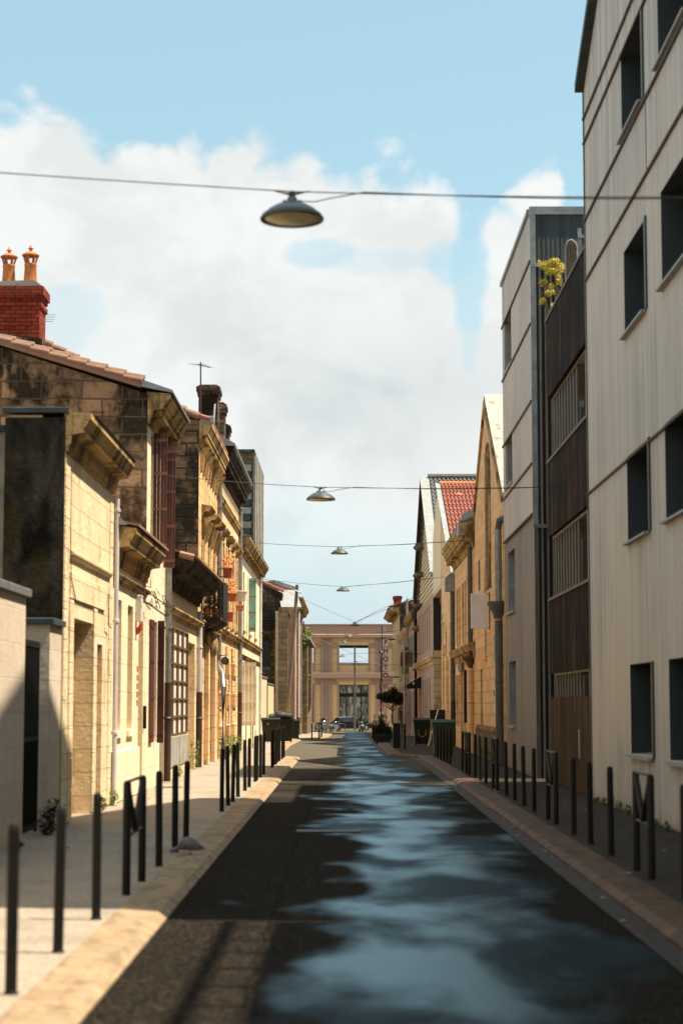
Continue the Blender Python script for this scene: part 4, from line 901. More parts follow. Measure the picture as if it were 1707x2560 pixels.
MB().bbox(4.62, 5.6, 41.5, 41.95, 8.7, 9.0, .02).build('planter', 'concrete', pl)
m = MB()
for k in range(9):
    e = Vector((q.x+random.uniform(-.3, .4), 42.0+random.uniform(-.4, .3), q.z+random.uniform(-.5, .5))); m.tube([(4.9+random.uniform(-.2, .3), 41.7, 9.0), ((e.x+4.9)/2, 41.9, (e.z+9)/2), e], .014, 4)
m.build('stem', 'bark', pl)
m = MB()
for (x, y, r1, r2, n) in ((1366, 664, .16, .10, 420), (1385, 655, .13, .09, 380), (1400, 668, .10, .14, 300), (1376, 680, .13, .07, 240), (1358, 705, .10, .06, 200), (1378, 716, .08, .07, 160), (1372, 735, .13, .06, 200), (1356, 752, .08, .06, 150), (1393, 700, .07, .12, 160), (1385, 762, .07, .05, 90), (1348, 655, .05, .04, 60)):
    c = P(x, y, Y=41.9); m.leaves((c.x, 41.9+random.uniform(-.1, .1), c.z), (r1, .25, r2), n, .032, 0)
m.build('leaves', 'leaf_gold', pl)
m = MB()
for k in range(7):
    a = P(1398, 715, Y=41.8); b = P(1376+k*5, 678+k*3, Y=41.8); m.add([(a.x, 41.8, a.z), (a.x+.05, 41.8, a.z), (b.x, 41.7, b.z)], [(0, 1, 2)])
m.build('blades', 'leaf_gold', pl)
sc = thing('woven_screen', 'round-topped woven brown screen standing behind the slatted rail', 'screen', (5.3, 41.0, 9))
a = P(1413, 690, Y=40.5); b = P(1441, 600, Y=40.5); m = MB(); cxs = (a.x+b.x)/2; rr = (b.x-a.x)/2
m.tube([(cxs+rr*math.cos(u_), 40.5, b.z-rr*1.6+rr*1.6*math.sin(u_)) for u_ in [math.pi*i/12 for i in range(13)]], .022, 6); m.tube([(a.x, 40.5, b.z-rr*1.6), (a.x, 40.5, 8.7)], .02, 6).tube([(b.x, 40.5, b.z-rr*1.6), (b.x, 40.5, 8.7)], .02, 6)
m.build('hoop', 'concrete', sc)
m = MB()
for k in range(9): z = 9.0+k*.21; m.tube([(a.x, 40.5+(.02 if k % 2 else -.02), z), (b.x, 40.5, z+.1)], .03, 5)
for k in range(5): x = a.x+(b.x-a.x)*(k+.5)/5; m.tube([(x, 40.5, 8.7), (x, 40.5, b.z-.03-rr*.5)], .025, 5)
m.build('weave', 'bark', sc)
cb = thing('terrace_post', 'grey metal chimney cowl and post above the slatted terrace', 'flue', (5.4, 43, 10))
a = P(1443, 570, Y=42.9); MB().box(a.x, a.x+.09, 42.9, 43.0, 8.6, a.z).box(a.x+.2, a.x+.3, 42.85, 42.95, 8.6, a.z-.02).box(a.x, a.x+.3, 42.85, 42.95, a.z-.25, a.z-.18).build('post', 'zinc', cb)

# --- second pale block
y0, y1 = 43.7, 51.8
t = thing('apartment_block', 'second pale ribbed-panel block with a dark corrugated top on its near side', 'building', (RX, 48, 0))
zs = [(1.2, 2.9), (4.2, 5.85), (7.6, 8.95), (10.78, 12.25)]
ops = [(49.0, 51.1, a, b) for a, b in zs]
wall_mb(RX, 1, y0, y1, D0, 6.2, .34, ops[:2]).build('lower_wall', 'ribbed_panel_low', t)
wall_mb(RX-.04, 1, y0, y1, 6.2, 13.4, .38, ops[2:]).build('wall', 'ribbed_panel', t)
MB().box(RX+.345, 14, y0+.01, y1, D0, 13.35).build('body', 'ribbed_panel_low', t)
hz = [ZY(822, 51.8), ZY(955, 51.8), ZY(1119, 51.8), ZY(1251, 51.8), 6.2]
m = MB()
for z in hz: m.box(RX-.08, RX-.03, y0, y1+.02, z-.024, z+.024)
m.build('flashing', 'iron_brown', t)
for (a, b, c, d) in ops:
    x = RX+.30; m = MB().box(x, x+.04, a, b, c, c+.05).box(x, x+.04, a, b, d-.05, d).box(x, x+.04, a, a+.05, c+.05, d-.05).box(x, x+.04, b-.05, b, c+.05, d-.05)
    wn = m.build('window', 'zinc_dark', t); MB().box(x+.01, x+.02, a+.03, b-.03, c+.03, d-.03).build('pane', 'glass_dark', wn)
    MB().box(RX+.0, RX+.29, b-.03, b-.001, c+.002, d-.002).build('lining', 'jamb_pale', wn)
    MB().box(RX-.08, RX+.3, a, b, c-.04, c+.015).build('sill', 'verge_white', wn)
zt_ = ZY(667, 43.7)
MB().box(RX+.10, 6.6, y0-.04, y0+.0, zt_+.06, 13.32).build('side_cladding', 'corrugated_dark', t)
MB().box(RX-.06, 6.7, y0-.07, y0+.2, 13.33, 13.52).box(RX-.1, RX+.02, y0+.2, y1+.05, 13.41, 13.52).build('coping', 'zinc', t)
MB().box(RX-.05, RX+.08, y0-.06, y0-.001, 5.9, 13.33).box(RX-.03, 5.2, y0-.09, y0-.04, zt_-.02, zt_+.06).build('trim', 'zinc', t)
m = MB()
for k in range(8): x = RX+.14+k*.13; m.box(x, x+.05, y0-.10, y0-.002, D0, zt_-.03)
m.build('fin', 'steel_grey', t); MB().box(RX+.08, 6.6, y0-.03, y0-.0015, D0, zt_-.03).build('side_wall', 'dark_timber', t)
MB().box(RX-.02, RX+.08, y0-.08, y0-.035, D0, 5.85).box(RX-.04, RX+.45, y0-.14, y0-.10, 5.86, 5.95).build('downpipe', 'steel_grey', t)

# --- stone warehouse with street gable
y0, y1 = 52.2, 64.2
t = thing('stone_warehouse', 'tall golden stone front with steep street gable and white rendered roof slope', 'house', (RX, 58, 0))
ops = [(53.0, 54.3, 2.9, 6.3), (53.0, 54.1, -1.5, 2.6), (59.0, 59.9, 3.3, 6.2), (61.0, 61.9, .9, 2.9)]
wall_mb(RX, 1, y0, y1, D0, 7.3, .35, ops, MB().prism([(y0, 7.3), (y1, 7.3), (y1, 8.35), (58.9, 11.35), (y0, 7.58)], 'x', RX, RX+.35)).build('wall', 'ashlar_honey', t)
for (a, b, c, d) in ((53.0, 54.3, 2.9, 6.3), (59.0, 59.9, 3.3, 6.2)):   # arch heads
    r = (b-a)/2; m = MB(); cy = (a+b)/2
    for s_ in (-1, 1):
        pp = [(cy+s_*r, d-r*1.3)]+[(cy+s_*r*math.cos(k*math.pi/12), d-r*1.3+r*1.3*math.sin(k*math.pi/12)) for k in range(1, 7)]+[(cy+s_*r, d)]
        m.prism(pp, 'x', RX+.005, RX+.34)
    m.build('arch_head', 'ashlar_honey', t); MB().bbox(RX-.08, RX+.02, a-.18, b+.18, c-.14, c-.001, .02).build('sill', 'ashlar_honey', t)
MB().box(RX+.35, 14, y0, y1, D0, 7.4).build('body', 'ashlar_old', t)
window(t, RX, 1, 59.0, 59.9, 3.3, 6.2, .3, 'door_brown'); window(t, RX, 1, 61, 61.9, .9, 2.9, .25, 'door_brown'); MB().box(RX+.30, RX+.34, 53, 54.3, 2.9, 6.3).build('blocked_bay', 'ashlar_old', t)
MB().prism([(y0-.15, 7.50), (58.9, 11.42), (58.9, 11.54), (y0-.15, 7.62)], 'x', RX-.04, 9).prism([(58.9, 11.42), (y1+.1, 8.3), (y1+.1, 8.42), (58.9, 11.54)], 'x', RX-.04, 9).build('roof', 'roof_rendered', t)
MB().prism([(y0+.4, 7.42), (58.9, 11.1), (y1-.02, 8.05), (y1-.02, 8.28), (58.9, 11.34), (y0+.1, 7.5)], 'x', RX-.07, RX-.002).build('verge_moulding', 'cornice_stone', t)
# blind gothic opening and slits in the gable, each with a raised surround
m = MB()
arc = [(57.0, 5.3), (58.6, 5.3), (58.6, 8.3)]+[(57.8+.8*math.cos(u_), 8.3+1.5*math.sin(u_)) for u_ in [math.pi*k/8 for k in range(1, 8)]]+[(57.0, 8.3)]
MB().prism(arc, 'x', RX-.004, RX+.0).build('blind_opening', 'ashlar_old', t)
m.tube([(RX-.02, a, b) for a, b in arc[2:]], .05, 6); m.tube([(RX-.02, 57.0, 5.3), (RX-.02, 57.0, 8.3)], .05, 6).tube([(RX-.02, 58.6, 5.3), (RX-.02, 58.6, 8.3)], .05, 6).build('hood_mould', 'cornice_stone', t)
m = MB().box(RX-.005, RX, 58.7, 59.4, 8.9, 9.7).box(RX-.005, RX, 54.9, 55.6, 6.0, 6.9).box(RX-.005, RX, 61.7, 62.5, 5.5, 6.5).box(RX-.005, RX, 54.4, 54.9, 5.0, 6.3); m.build('slit', 'dark_timber', t)
pipe(t, RX-.14, 52.6, .1, 6.7, 'zinc', 'steel_grey', 4.1, .10)
MB().lathe([(.12, 0), (.15, .15), (.30, .38), (.30, .48)], (RX-.16, 52.6, 4.15), 12).build('rain_head', 'steel_grey', t, smooth=True)
MB().tube([(RX-.14, 52.6, 6.65), (RX-.1, 52.55, 6.9), (RX+.1, 52.4, 7.0)], .10, 10).build('pipe_elbow', 'steel_grey', t, smooth=True)
MB().prism([(RX-.02, .1), (RX-.10, .1), (RX-.10, 1.0), (RX-.02, 1.1)], 'y', 53, 63).build('plinth', 'ashlar_old', t)
sg = thing('blank_sign', 'blank pale grey rectangular sign projecting high from the gabled stone house', 'sign', (RX, 58, 5))
a = P(1176, 1484, Y=57.6); b = P(1218, 1571, Y=57.6)
MB().bbox(a.x, b.x, 57.55, 57.67, b.z, a.z, .012).build('panel', 'white_panel', sg)
MB().box(b.x-.02, RX+.01, 57.6, 57.63, a.z-.03, a.z).box(b.x-.02, RX+.01, 57.6, 57.63, b.z, b.z+.03).box(RX-.03, RX+.0, 57.58, 57.65, b.z-.05, a.z+.05).build('bracket', 'iron_brown', sg)
sg = thing('shop_sign', 'white sign with dark vertical lettering half hidden behind the grey downpipe', 'sign', (RX, 54, 4))
a = P(1232, 1585, Y=53.2); b = P(1246, 1654, Y=53.2)
MB().prism([(a.x, a.z-.02), (b.x+.05, a.z+.1), (b.x+.05, b.z), (a.x, b.z-.0)], 'y', 53.15, 53.22).build('panel', 'sign_white', sg)
m = MB()
for k, w_ in enumerate((.05, .09, .05, .10, .05)):
    z = a.z-.12-k*.13; m.box(a.x+.05, a.x+.05+w_, 53.14, 53.149, z-.05, z); m.box(a.x+.05, a.x+.075, 53.14, 53.1485, z-.09, z-.05)
m.build('lettering', 'iron_black', sg); MB().box(a.x+.07, a.x+.2, 53.135, 53.149, b.z+.28, b.z+.33).build('stripe', 'paint_orange', sg)
nb = thing('number_plaques', 'small white house plaques on the wall of the gabled stone house', 'plaque', (RX, 56, 2))
MB().bbox(RX-.04, RX-.001, 55.4, 55.8, 1.95, 2.25, .005).bbox(RX-.03, RX-.001, 55.6, 56.0, 1.55, 1.8, .005).build('plaque', 'sign_white', nb)
m = MB()
for yy in (55.47, 55.6): m.box(RX-.05, RX-.041, yy, yy+.08, 2.0, 2.2)
m.build('digits', 'iron_black', nb)

# --- cornice house
y0, y1 = 64.3, 76.5
t = thing('town_house', 'ochre two-storey house with heavy moulded cornice between the two gabled houses', 'house', (RX, 70, 0))
ops = [(65.8, 67.0, 4.0, 6.3), (69.2, 70.4, 4.0, 6.3), (72.8, 74, 4.0, 6.3), (66, 67.2, D0+.1, 2.9), (70, 71.6, D0+.1, 3.3), (73.3, 74.5, .9, 2.9)]
wall_mb(RX, 1, y0, y1, D0, 7.3, .3, ops).build('wall', 'ashlar_honey', t); MB().box(RX+.3, 13, y0, y1, D0, 7.6).build('body', 'ashlar_old', t)
cornice(t, RX, -1, y0, y1, 7.15, 7.95, .5, 'cornice_stone', .22); MB().prism([(RX-.5, 7.97), (RX+4, 9.4), (RX+4, 9.6), (RX-.5, 8.03)], 'y', y0, y1).build('roof', 'roof_slate', t)
cornice(t, RX, -1, y0, y1, 3.35, 3.85, .25, 'cornice_stone', name='string_course')
for (a, b, c, d) in ops:
    if c > 3.5: window(t, RX, 1, a, b, c, d, .2, 'door_brown')
    m = joints(RX, -1, a-.3, a-.02, max(c, .1), d, 7, .07); m2 = joints(RX, -1, b+.02, b+.3, max(c, .1), d, 7, .07); m.build('window_surround', 'ashlar_honey', t); m2.build('window_surround', 'ashlar_honey', t)
door(t, RX, 1, 66, 67.2, .1, 2.9, .2); door(t, RX, 1, 70, 71.6, .1, 3.3, .25); window(t, RX, 1, 73.3, 74.5, .9, 2.9, .2, 'door_brown')
MB().box(RX-.14, RX-.05, 69.7, 71.8, 3.0, 3.3).build('shutter_box', 'steel_grey', t)
MB().bbox(RX-.16, RX-.06, 68.0, 68.35, 1.1, 3.0, .02).build('shutter', 'iron_black', t)
m = MB().prism([(RX-.55, 7.95), (RX+.2, 7.95), (RX+.2, 8.5), (RX-.35, 8.35)], 'y', 64.4, 65.0).box(RX-.55, RX+.2, 64.35, 65.05, 7.55, 7.95); m.build('gutter_box', 'zinc', t)
pipe(t, RX-.12, 65.0, .1, 7.2, 'steel_grey', 'ashlar_honey', 3.0, .085); MB().lathe([(.10, 0), (.13, .12), (.26, .3), (.26, .38)], (RX-.14, 65.0, 3.05), 10).build('pipe_hopper', 'ashlar_old', t)
pipe(t, RX-.1, 76.2, .1, 6.3, 'steel_grey', 'iron_brown', 1.9, .09); MB().prism([(RX-.4, 6.3), (RX, 6.3), (RX, 6.85), (RX-.1, 7.1), (RX-.4, 6.85)], 'y', 76.0, 76.5).build('rain_head', 'zinc', t)

# --- red-tiled gable house
y0, y1 = 76.6, 95.0; ap, az = 89.8, 12.2; ze = 6.9
t = thing('gabled_house', 'gabled house with bright red roof tiles facing us and a white verge board', 'house', (RX, 85, 0))
s_ = (az-ze)/(ap-y0); zf = az-s_*(y1-ap)
ops = [(79, 80, D0+.1, 4.6), (82.6, 83.7, 1.2, 4.9), (85.3, 86.2, 3.2, 5.4), (84.9, 86.4, D0+.1, 2.5)]
wall_mb(RX, 1, y0, 87.0, D0, 7.2, .3, ops, MB().prism([(y0, 6.8), (y0, 6.85), (86.9, 10.9), (86.9, 7.2), (y0+.1, 7.2-.36)], 'x', RX+.004, RX+.3)).build('wall', 'ashlar_honey', t)
for (a, b, c, d) in ops: MB().box(RX+.22, RX+.26, a, b, c, d).build('recess_panel', 'door_ochre', t); MB().prism([((a+b)/2-(b-a)*.6, d+.02), ((a+b)/2, d+.5), ((a+b)/2+(b-a)*.6, d+.02)], 'x', RX-.05, RX-.001).build('pediment', 'ashlar_honey', t)
m = joints(RX, -1, 81, 82.3, .1, 3.8, 8, .12); m2 = joints(RX, -1, 84, 84.8, .1, 4.4, 9, .12); m.build('quoin', 'ashlar_honey', t); m2.build('quoin', 'ashlar_honey', t)
MB().box(RX+.9, 13, y0, y1, D0, 7.0).prism([(y0, 6.8), (ap, az-.05), (y1, zf-.05), (y1, 6.8)], 'x', RX+.31, 13).build('body', 'ashlar_old', t)
MB().prism([(87.0, 7.3), (87.0, az-s_*(ap-87)-.1), (ap, az-.1), (y1, zf-.1), (y1, 7.3)], 'x', RX-.01, RX+.3).build('boarded_gable', 'cream_board', t)
MB().box(RX+.0, RX+.3, 87.0, y1, 7.12, 7.29).build('bressummer', 'cream_paint', t)
MB().prism([(y0-.3, ze-.12), (ap, az), (ap, az+.12), (y0-.3, ze+.02)], 'x', RX-.12, RX+.10).build('verge', 'verge_white', t)
m = MB(); nr, ncol = 18, 24; pw = .175
for i in range(nr):
    ya, yb = y0-.3+(ap-y0+.3)*i/nr, y0-.3+(ap-y0+.3)*(i+1.12)/nr; za_, zb_ = ze+.10+(az-ze+.02)*i/nr, ze+.04+(az-ze+.02)*(i+1.12)/nr
    for k in range(ncol):
        x = RX+.12+k*pw; pr = [(0, 0), (.03, .035), (.07, .055), (.11, .035), (.135, 0), (pw, -.008)]
        vs = [(x+a_, ya, za_+b_*1.6) for a_, b_ in pr]+[(x+a_, yb, zb_+b_*1.6) for a_, b_ in pr]+[(x+a_, ya+.01, za_+b_*1.6-.07) for a_, b_ in pr]
        m.add(vs, [(q_, q_+1, q_+7, q_+6) for q_ in range(5)]+[(q_+12, q_+13, q_+1, q_) for q_ in range(5)])
rf = m.build('roof', 'tile_red', t)
MB().prism([(y0-.3, ze-.05), (ap, az-.0), (y1+.2, zf-.05), (y1+.2, zf-.15), (ap, az-.12), (y0-.3, ze-.15)], 'x', RX+.1, 13).build('roof_deck', 'terracotta_red', t)
MB().tube([(RX+.1, ap, az+.1), (13, ap, az+.1)], .12, 8).build('ridge_tiles', 'terracotta', t)
c = P(1146, 1238, Y=88.0); MB().box(c.x-.18, c.x+.12, 87.8, 88.5, c.z-.5, c.z-.05).blob((c.x-.02, 88.1, c.z-.03), (.24, .4, .16), 10).build('roof_vent', 'terracotta', t)
pipe(t, RX+.5, 87.6, D0, 7.0, 'steel_grey', None, .1, .1)

# --- grey-roofed gable house beyond
y0, y1 = 95.2, 119.5; ap, az = 107.6, 14.6; ze = 8.3; s_ = (az-ze)/(ap-y0)
t = thing('gabled_house', 'tall house with a dark grey tiled roof, white verge and carved brackets under its gable', 'house', (RX, 107, gz(107)))
ops = [(99+i*2.9, 100.1+i*2.9, 4.6, 7.0) for i in range(7)]+[(99+i*2.9, 100.1+i*2.9, .3, 3.1) for i in range(7)]
wall_mb(RX, 1, y0, y1, -2, 7.4, .3, ops).build('wall', 'ashlar_pink', t)
for (a, b, c, d) in ops: window(t, RX, 1, a, b, c, d, .2, 'shutter_grey' if c > 4 else 'door_brown')
MB().box(RX+.3, 13, y0, y1, -2, 7.5).build('body', 'ashlar_old', t)
MB().box(RX+.0, RX+.9, y0-.25, y0-.0, -2, 4.1).build('side_wall', 'ashlar_gold', t)
MB().box(RX+.0, RX+.9, y0-.16, y0-.002, 4.2, 7.1).build('timber_wall', 'dark_timber', t)
MB().bbox(RX-.08, RX+.9, y0-.32, y0+.2, 4.1, 4.45, .03).build('string_course', 'ashlar_gold', t); cornice(t, RX, -1, y0, y1, 3.7, 4.2, .2, 'ashlar_gold', name='cornice')
zf = az-s_*(y1-ap)
MB().prism([(y0, 7.4), (y0, ze), (ap, az-.1), (y1, zf), (y1, 7.4)], 'x', RX+.25, RX+.6).build('gable', 'cream_board', t)
m = MB()
for z in [7.6+.28*k for k in range(24)]:
    if z < az-.6: m.box(RX+.22, RX+.25, y0+max(0, (z-ze)/s_)+.3, y1-max(0, (z-zf)/s_)-.3, z, z+.03)
m.build('board_joint', 'weathered_wood', t)
MB().prism([(y0-.2, ze-.15), (ap, az), (ap, az+.14), (y0-.2, ze+.0)], 'x', RX-.15, RX+.36).build('verge', 'verge_white', t)
MB().prism([(ap, az), (y1+.3, zf-.15), (y1+.3, zf), (ap, az+.14)], 'x', RX-.15, RX+.36).build('verge', 'dark_timber', t)
m = MB(); nr, ncol = 22, 20
for i in range(nr):
    ya, yb = y0-.2+(ap-y0+.2)*i/nr, y0-.2+(ap-y0+.2)*(i+1.1)/nr; za_, zb_ = ze+.12+(az-ze)*i/nr, ze+.05+(az-ze)*(i+1.1)/nr
    for k in range(ncol):
        x = RX+.37+k*.24; pr = [(0, 0), (.05, .05), (.1, .075), (.15, .05), (.2, 0), (.24, 0)]
        m.add([(x+a_, ya, za_+b_*1.6) for a_, b_ in pr]+[(x+a_, yb, zb_+b_*1.6) for a_, b_ in pr]+[(x+a_, ya+.01, za_+b_*1.6-.1) for a_, b_ in pr], [(q_, q_+1, q_+7, q_+6) for q_ in range(5)]+[(q_+12, q_+13, q_+1, q_) for q_ in range(5)])
m.build('roof', 'tile_grey', t)
MB().prism([(y0-.2, ze-.05), (ap, az+.02), (y1+.3, zf-.05), (y1+.3, zf-.15), (ap, az-.12), (y0-.2, ze-.15)], 'x', RX+.1, 13).build('roof_deck', 'roof_slate', t)
m = MB()
for k in range(9): m.tube([(RX+.3+k*.7, ap, az+.2), (RX+1.02+k*.7, ap, az+.2)], .16, 8)
m.build('ridge_tiles', 'tile_grey', t)
for (yy, zz) in ((113.5, 7.6), (112.5, 9.4), (111.5, 11.0), (114.5, 6.3)):
    MB().blob((RX-.1, yy, zz), (.32, .5, .18), 10).box(RX-.3, RX+.2, yy-.2, yy+.2, zz+.1, zz+.2).build('bracket', 'ashlar_old', t)
MB().tube([(RX-.08, 117.5, -.4), (RX-.08, 117.5, 9.2)], .085, 8).build('drainpipe', 'iron_black', t)

# --- far terrace
def far_house(label, y0, y1, zt, mat, n, wz, sh, dz, cm='cornice_stone', proj=.35):
    t = thing('town_house', label, 'house', (RX, (y0+y1)/2, gz(y0)))
    st = (y1-y0)/n; ops = []
    for i in range(n):
        a = y0+st*(i+.3); ops += [(a, a+st*.36, wz[0], wz[1]), (a, a+st*.36, dz[0] if i % 3 != 1 else -2.2, dz[1])]
    wall_mb(RX, 1, y0, y1, -2.5, zt-.3, .3, ops).build('wall', mat, t); MB().box(RX+.3, 12, y0, y1, -2.5, zt-.2).build('body', mat, t)
    for i, (a, b, c, d) in enumerate(ops):
        if c > -2: window(t, RX, 1, a, b, c, d, .18, 'shutter_grey')
        else: door(t, RX, 1, a, b, gz(a)+.1, d)
        if sh and c > -2: shutter(t, RX-.05, a-.42, a-.02, c, d, sh, strap=None); shutter(t, RX-.05, b+.02, b+.42, c, d, sh, strap=None)
    cornice(t, RX, -1, y0, y1, zt-.55, zt, proj, cm, .3)
    MB().prism([(RX-proj, zt+.02), (RX+3, zt+1.0), (RX+3, zt+1.15), (RX-proj, zt+.08)], 'y', y0, y1).build('roof', 'tile_pink', t)
    return t
far_house('pale pinkish house with tall grey-shuttered windows beyond the black drainpipe', 119.6, 133, 7.6, 'ashlar_pink', 4, (3.9, 6.3), 'shutter_grey', (.2, 2.6))
far_house('rose-coloured house with small windows behind the far concrete pole', 133.1, 155, 7.1, 'ashlar_pink', 5, (3.6, 5.6), None, (-.3, 2.0), 'ashlar_warm')
t = far_house('bright yellow house with the deep cornice behind the vertical sign of red letters', 155.2, 176, 9.7, 'ashlar_yellow', 5, (4.6, 7.2), None, (-.2, 2.6), 'cornice_stone', .9)
MB().prism([(RX+.02, -2), (RX+.02, 9.8), (RX+1.0, 10.3), (RX+6, 10.3), (RX+6, -2)], 'y', 155.05, 155.19).build('gable_wall', 'rubble_dark', t)
chimney(t, RX-.35, RX+.3, 160, 161, 9.2, 10.9, 'brick_red')

# ================================================================== END OF THE STREET
EY = 215.0
def ex(p): return (p-865)/4700*EY
def ez(p): return ZY(p, EY)
t = thing('warehouse', 'long tan and rose painted warehouse front with open upper windows closing the street', 'building', (0, EY, -1.2))
zt = ez(1560); zl0, zl1 = ez(1695), ez(1683); zc0, zc1 = ez(1594), ez(1587); zo0, zo1 = ez(1657), ez(1613); zw1 = ez(1712); zw0 = ez(1806)
P0 = 6.25; cxm = (ex(848)+ex(920))/2; hw = (ex(920)-ex(848))/2
cs = [cxm+P0*k for k in range(-4, 5)]
ops = [(c-hw, c+hw, zo0, zo1) for c in cs]+[(c-hw, c+hw, zw0, zw1) for c in cs]
m = wall_mb(EY, 1, -30, 33, -2, zc1, .5, ops); m.v = [(v_[1], v_[0], v_[2]) for v_ in m.v]; m.build('wall', 'warehouse_panels', t)
MB().box(-30, 33, EY+.001, EY+.5, zc1, zt-.12).build('parapet', 'warehouse_strip', t)
MB().box(-30, 33, EY-.10, EY+.6, zt-.12, zt).build('coping', 'warehouse_strip', t)
MB().prism([(EY, zc0-.12), (EY-.75, zc0), (EY-.75, zc1), (EY, zc1+.1)], 'x', -30, 33).build('cornice', 'warehouse_strip', t)
MB().prism([(EY, zl0-.12), (EY-.85, zl0), (EY-.85, zl1), (EY, zl1+.08)], 'x', -30, 33).build('ledge', 'warehouse_strip', t)
for c in cs:
    for (a, b) in ((zo0, zo1), (zw0, zw1)):
        for e in (c-hw-.22, c+hw): MB().box(e, e+.22, EY-.09, EY-.002, a-.9 if a > 4 else a, b+.1).build('window_frame', 'warehouse_strip', t)
        MB().box(c-hw, c+hw, EY-.06, EY-.002, b+.02, b+.38).build('lintel', 'ashlar_yellow', t)
    MB().box(c-hw, c+hw, EY-.07, EY-.001, zo0-.25, zo0).build('sill', 'warehouse_strip', t)
    MB().box(c-hw, c+hw, EY+.30, EY+.34, zo1-.32, zo1).build('head_rail', 'iron_black', t)
    for s in (-1, 1):
        e = c+s*P0*.44
        MB().box(e-.27, e+.27, EY-.14, EY-.003, -2, zc0-.1).build('pilaster', 'warehouse_strip', t)
        for za_, zb_ in ((zo1-.35, zo1+.25), (zw1, zw1+.7)): MB().box(c+s*(hw+.5)-.28, c+s*(hw+.5)+.28, EY-.03, EY-.002, za_, zb_).build('corbel', 'warehouse_rose', t)
    MB().box(c+P0*.5-.09, c+P0*.5+.09, EY-.3, EY-.12, -1.2, zc0-.1).build('downpipe', 'warehouse_strip', t)
    MB().box(c-1.9, c+1.9, EY-.02, EY-.0, zt-1.05, zt-.25).build('parapet_panel', 'warehouse_rose', t)
    m = MB().box(c-hw, c+hw, EY+.28, EY+.34, zw0, zw0+.08).box(c-hw, c+hw, EY+.28, EY+.34, zw1-.06, zw1).box(c-hw, c+hw, EY+.27, EY+.34, zw1-1.35, zw1-.95)
    for k in range(5): xx = c-hw+2*hw*k/4; m.box(xx-.05, xx+.05, EY+.275, EY+.335, zw0, zw1)
    wn = m.build('window', 'iron_black', t); MB().box(c-hw, c+hw, EY+.36, EY+.40, zw0, zw1).build('pane', 'curtain_glass', wn)
MB().box(-30, 33, EY+.45, EY+9, -2, ez(1683)).build('ground_floor', 'warehouse_panels', t)
# street lamp post before it
t = thing('lamp_post', 'tall slim brownish post with a crossarm in front of the tan warehouse', 'post', (ex(886), 204, -1.2))
x = (886.5-865)/4700*204; MB().prism([(x-.13, -1.25), (x+.13, -1.25), (x+.09, ZY(1617, 204)), (x-.09, ZY(1617, 204))], 'y', 203.9, 204.1).build('post', 'weathered_wood', t)
MB().box(x-.5, x+.6, 203.86, 203.9, ZY(1661, 204), ZY(1659, 204)).tube([(x-.1, 203.8, ZY(1659, 204)), (x+.3, 203.8, ZY(1652, 204))], .04, 5).build('crossarm', 'steel_grey', t)
# car
def wheel(par, x, y, z, r=.34):
    m = MB().lathe([(r*.55, -.11), (r*.95, -.11), (r, -.07), (r, .07), (r*.95, .11), (r*.55, .11)], (0, 0, 0), 20); m.v = [(x+v_[0], y+v_[2], z+v_[1]) for v_ in m.v]; q = m.build('wheel', 'rubber', par, smooth=True)
    m = MB().lathe([(r*.56, -.10), (r*.2, -.125), (.03, -.12)], (0, 0, 0), 10); m.v = [(x+v_[0], y+v_[2], z+v_[1]) for v_ in m.v]; m.build('rim', 'chrome', q)
CY = 206.5; k_ = 4700/CY; zc = -1.17; xa = (826-865)/k_; L = 108.5/k_
t = thing('parked_car', 'black estate car parked side-on in front of the tan warehouse', 'car', (xa+L/2, CY, zc))
def X_(f): return xa+L*f
low = [(0, .45), (.005, .75), (.02, .95), (.30, 1.0), (.66, .98), (.80, .93), (.93, .84), (.985, .70), (1.0, .5), (.985, .3), (.9, .25), (.88, .42), (.84, .52), (.79, .52), (.75, .42), (.74, .24), (.26, .24), (.25, .42), (.21, .52), (.16, .52), (.12, .42), (.10, .27), (.02, .3)]
MB().prism([(X_(a), zc+b) for a, b in low], 'y', CY-.9, CY+.9).build('body', 'car_paint', t)
def cab(f0, f1, f2, f3, zb, ztp, w0, w1, y_in=0):
    return MB().add([(X_(f0), CY-w0, zc+zb), (X_(f3), CY-w0, zc+zb), (X_(f3), CY+w0, zc+zb), (X_(f0), CY+w0, zc+zb), (X_(f1), CY-w1, zc+ztp), (X_(f2), CY-w1, zc+ztp), (X_(f2), CY+w1, zc+ztp), (X_(f1), CY+w1, zc+ztp)], [(0, 1, 5, 4), (1, 2, 6, 5), (2, 3, 7, 6), (3, 0, 4, 7), (4, 5, 6, 7), (0, 3, 2, 1)])
cab(.03, .14, .50, .70, .96, 1.43, .86, .66).build('cabin', 'car_paint', t)
cab(.28, .31, .47, .57, 1.02, 1.37, .868, .70).build('window', 'glass_dark', t)
cab(.07, .16, .27, .26, 1.04, 1.35, .866, .70).build('window', 'glass_dark', t)
cab(.60, .51, .515, .695, .99, 1.42, .80, .645).build('windscreen', 'glass_dark', t)
MB().tube([(X_(.15), CY-.64, zc+1.47), (X_(.30), CY-.64, zc+1.49), (X_(.48), CY-.64, zc+1.46)], .025, 6).box(X_(.29), X_(.58), CY-.885, CY-.87, zc+1.0, zc+1.03).build('roof_rail', 'chrome', t)
MB().blob((X_(.57), CY-.98, zc+1.05), (.12, .09, .08), 8).build('mirror', 'car_paint', t); MB().blob((X_(.955), CY-.72, zc+.68), (.14, .2, .09), 8).build('headlight', 'chrome', t)
wheel(t, X_(.185), CY-.82, zc+.34); wheel(t, X_(.815), CY-.82, zc+.34); wheel(t, X_(.185), CY+.82, zc+.34); wheel(t, X_(.815), CY+.82, zc+.34)
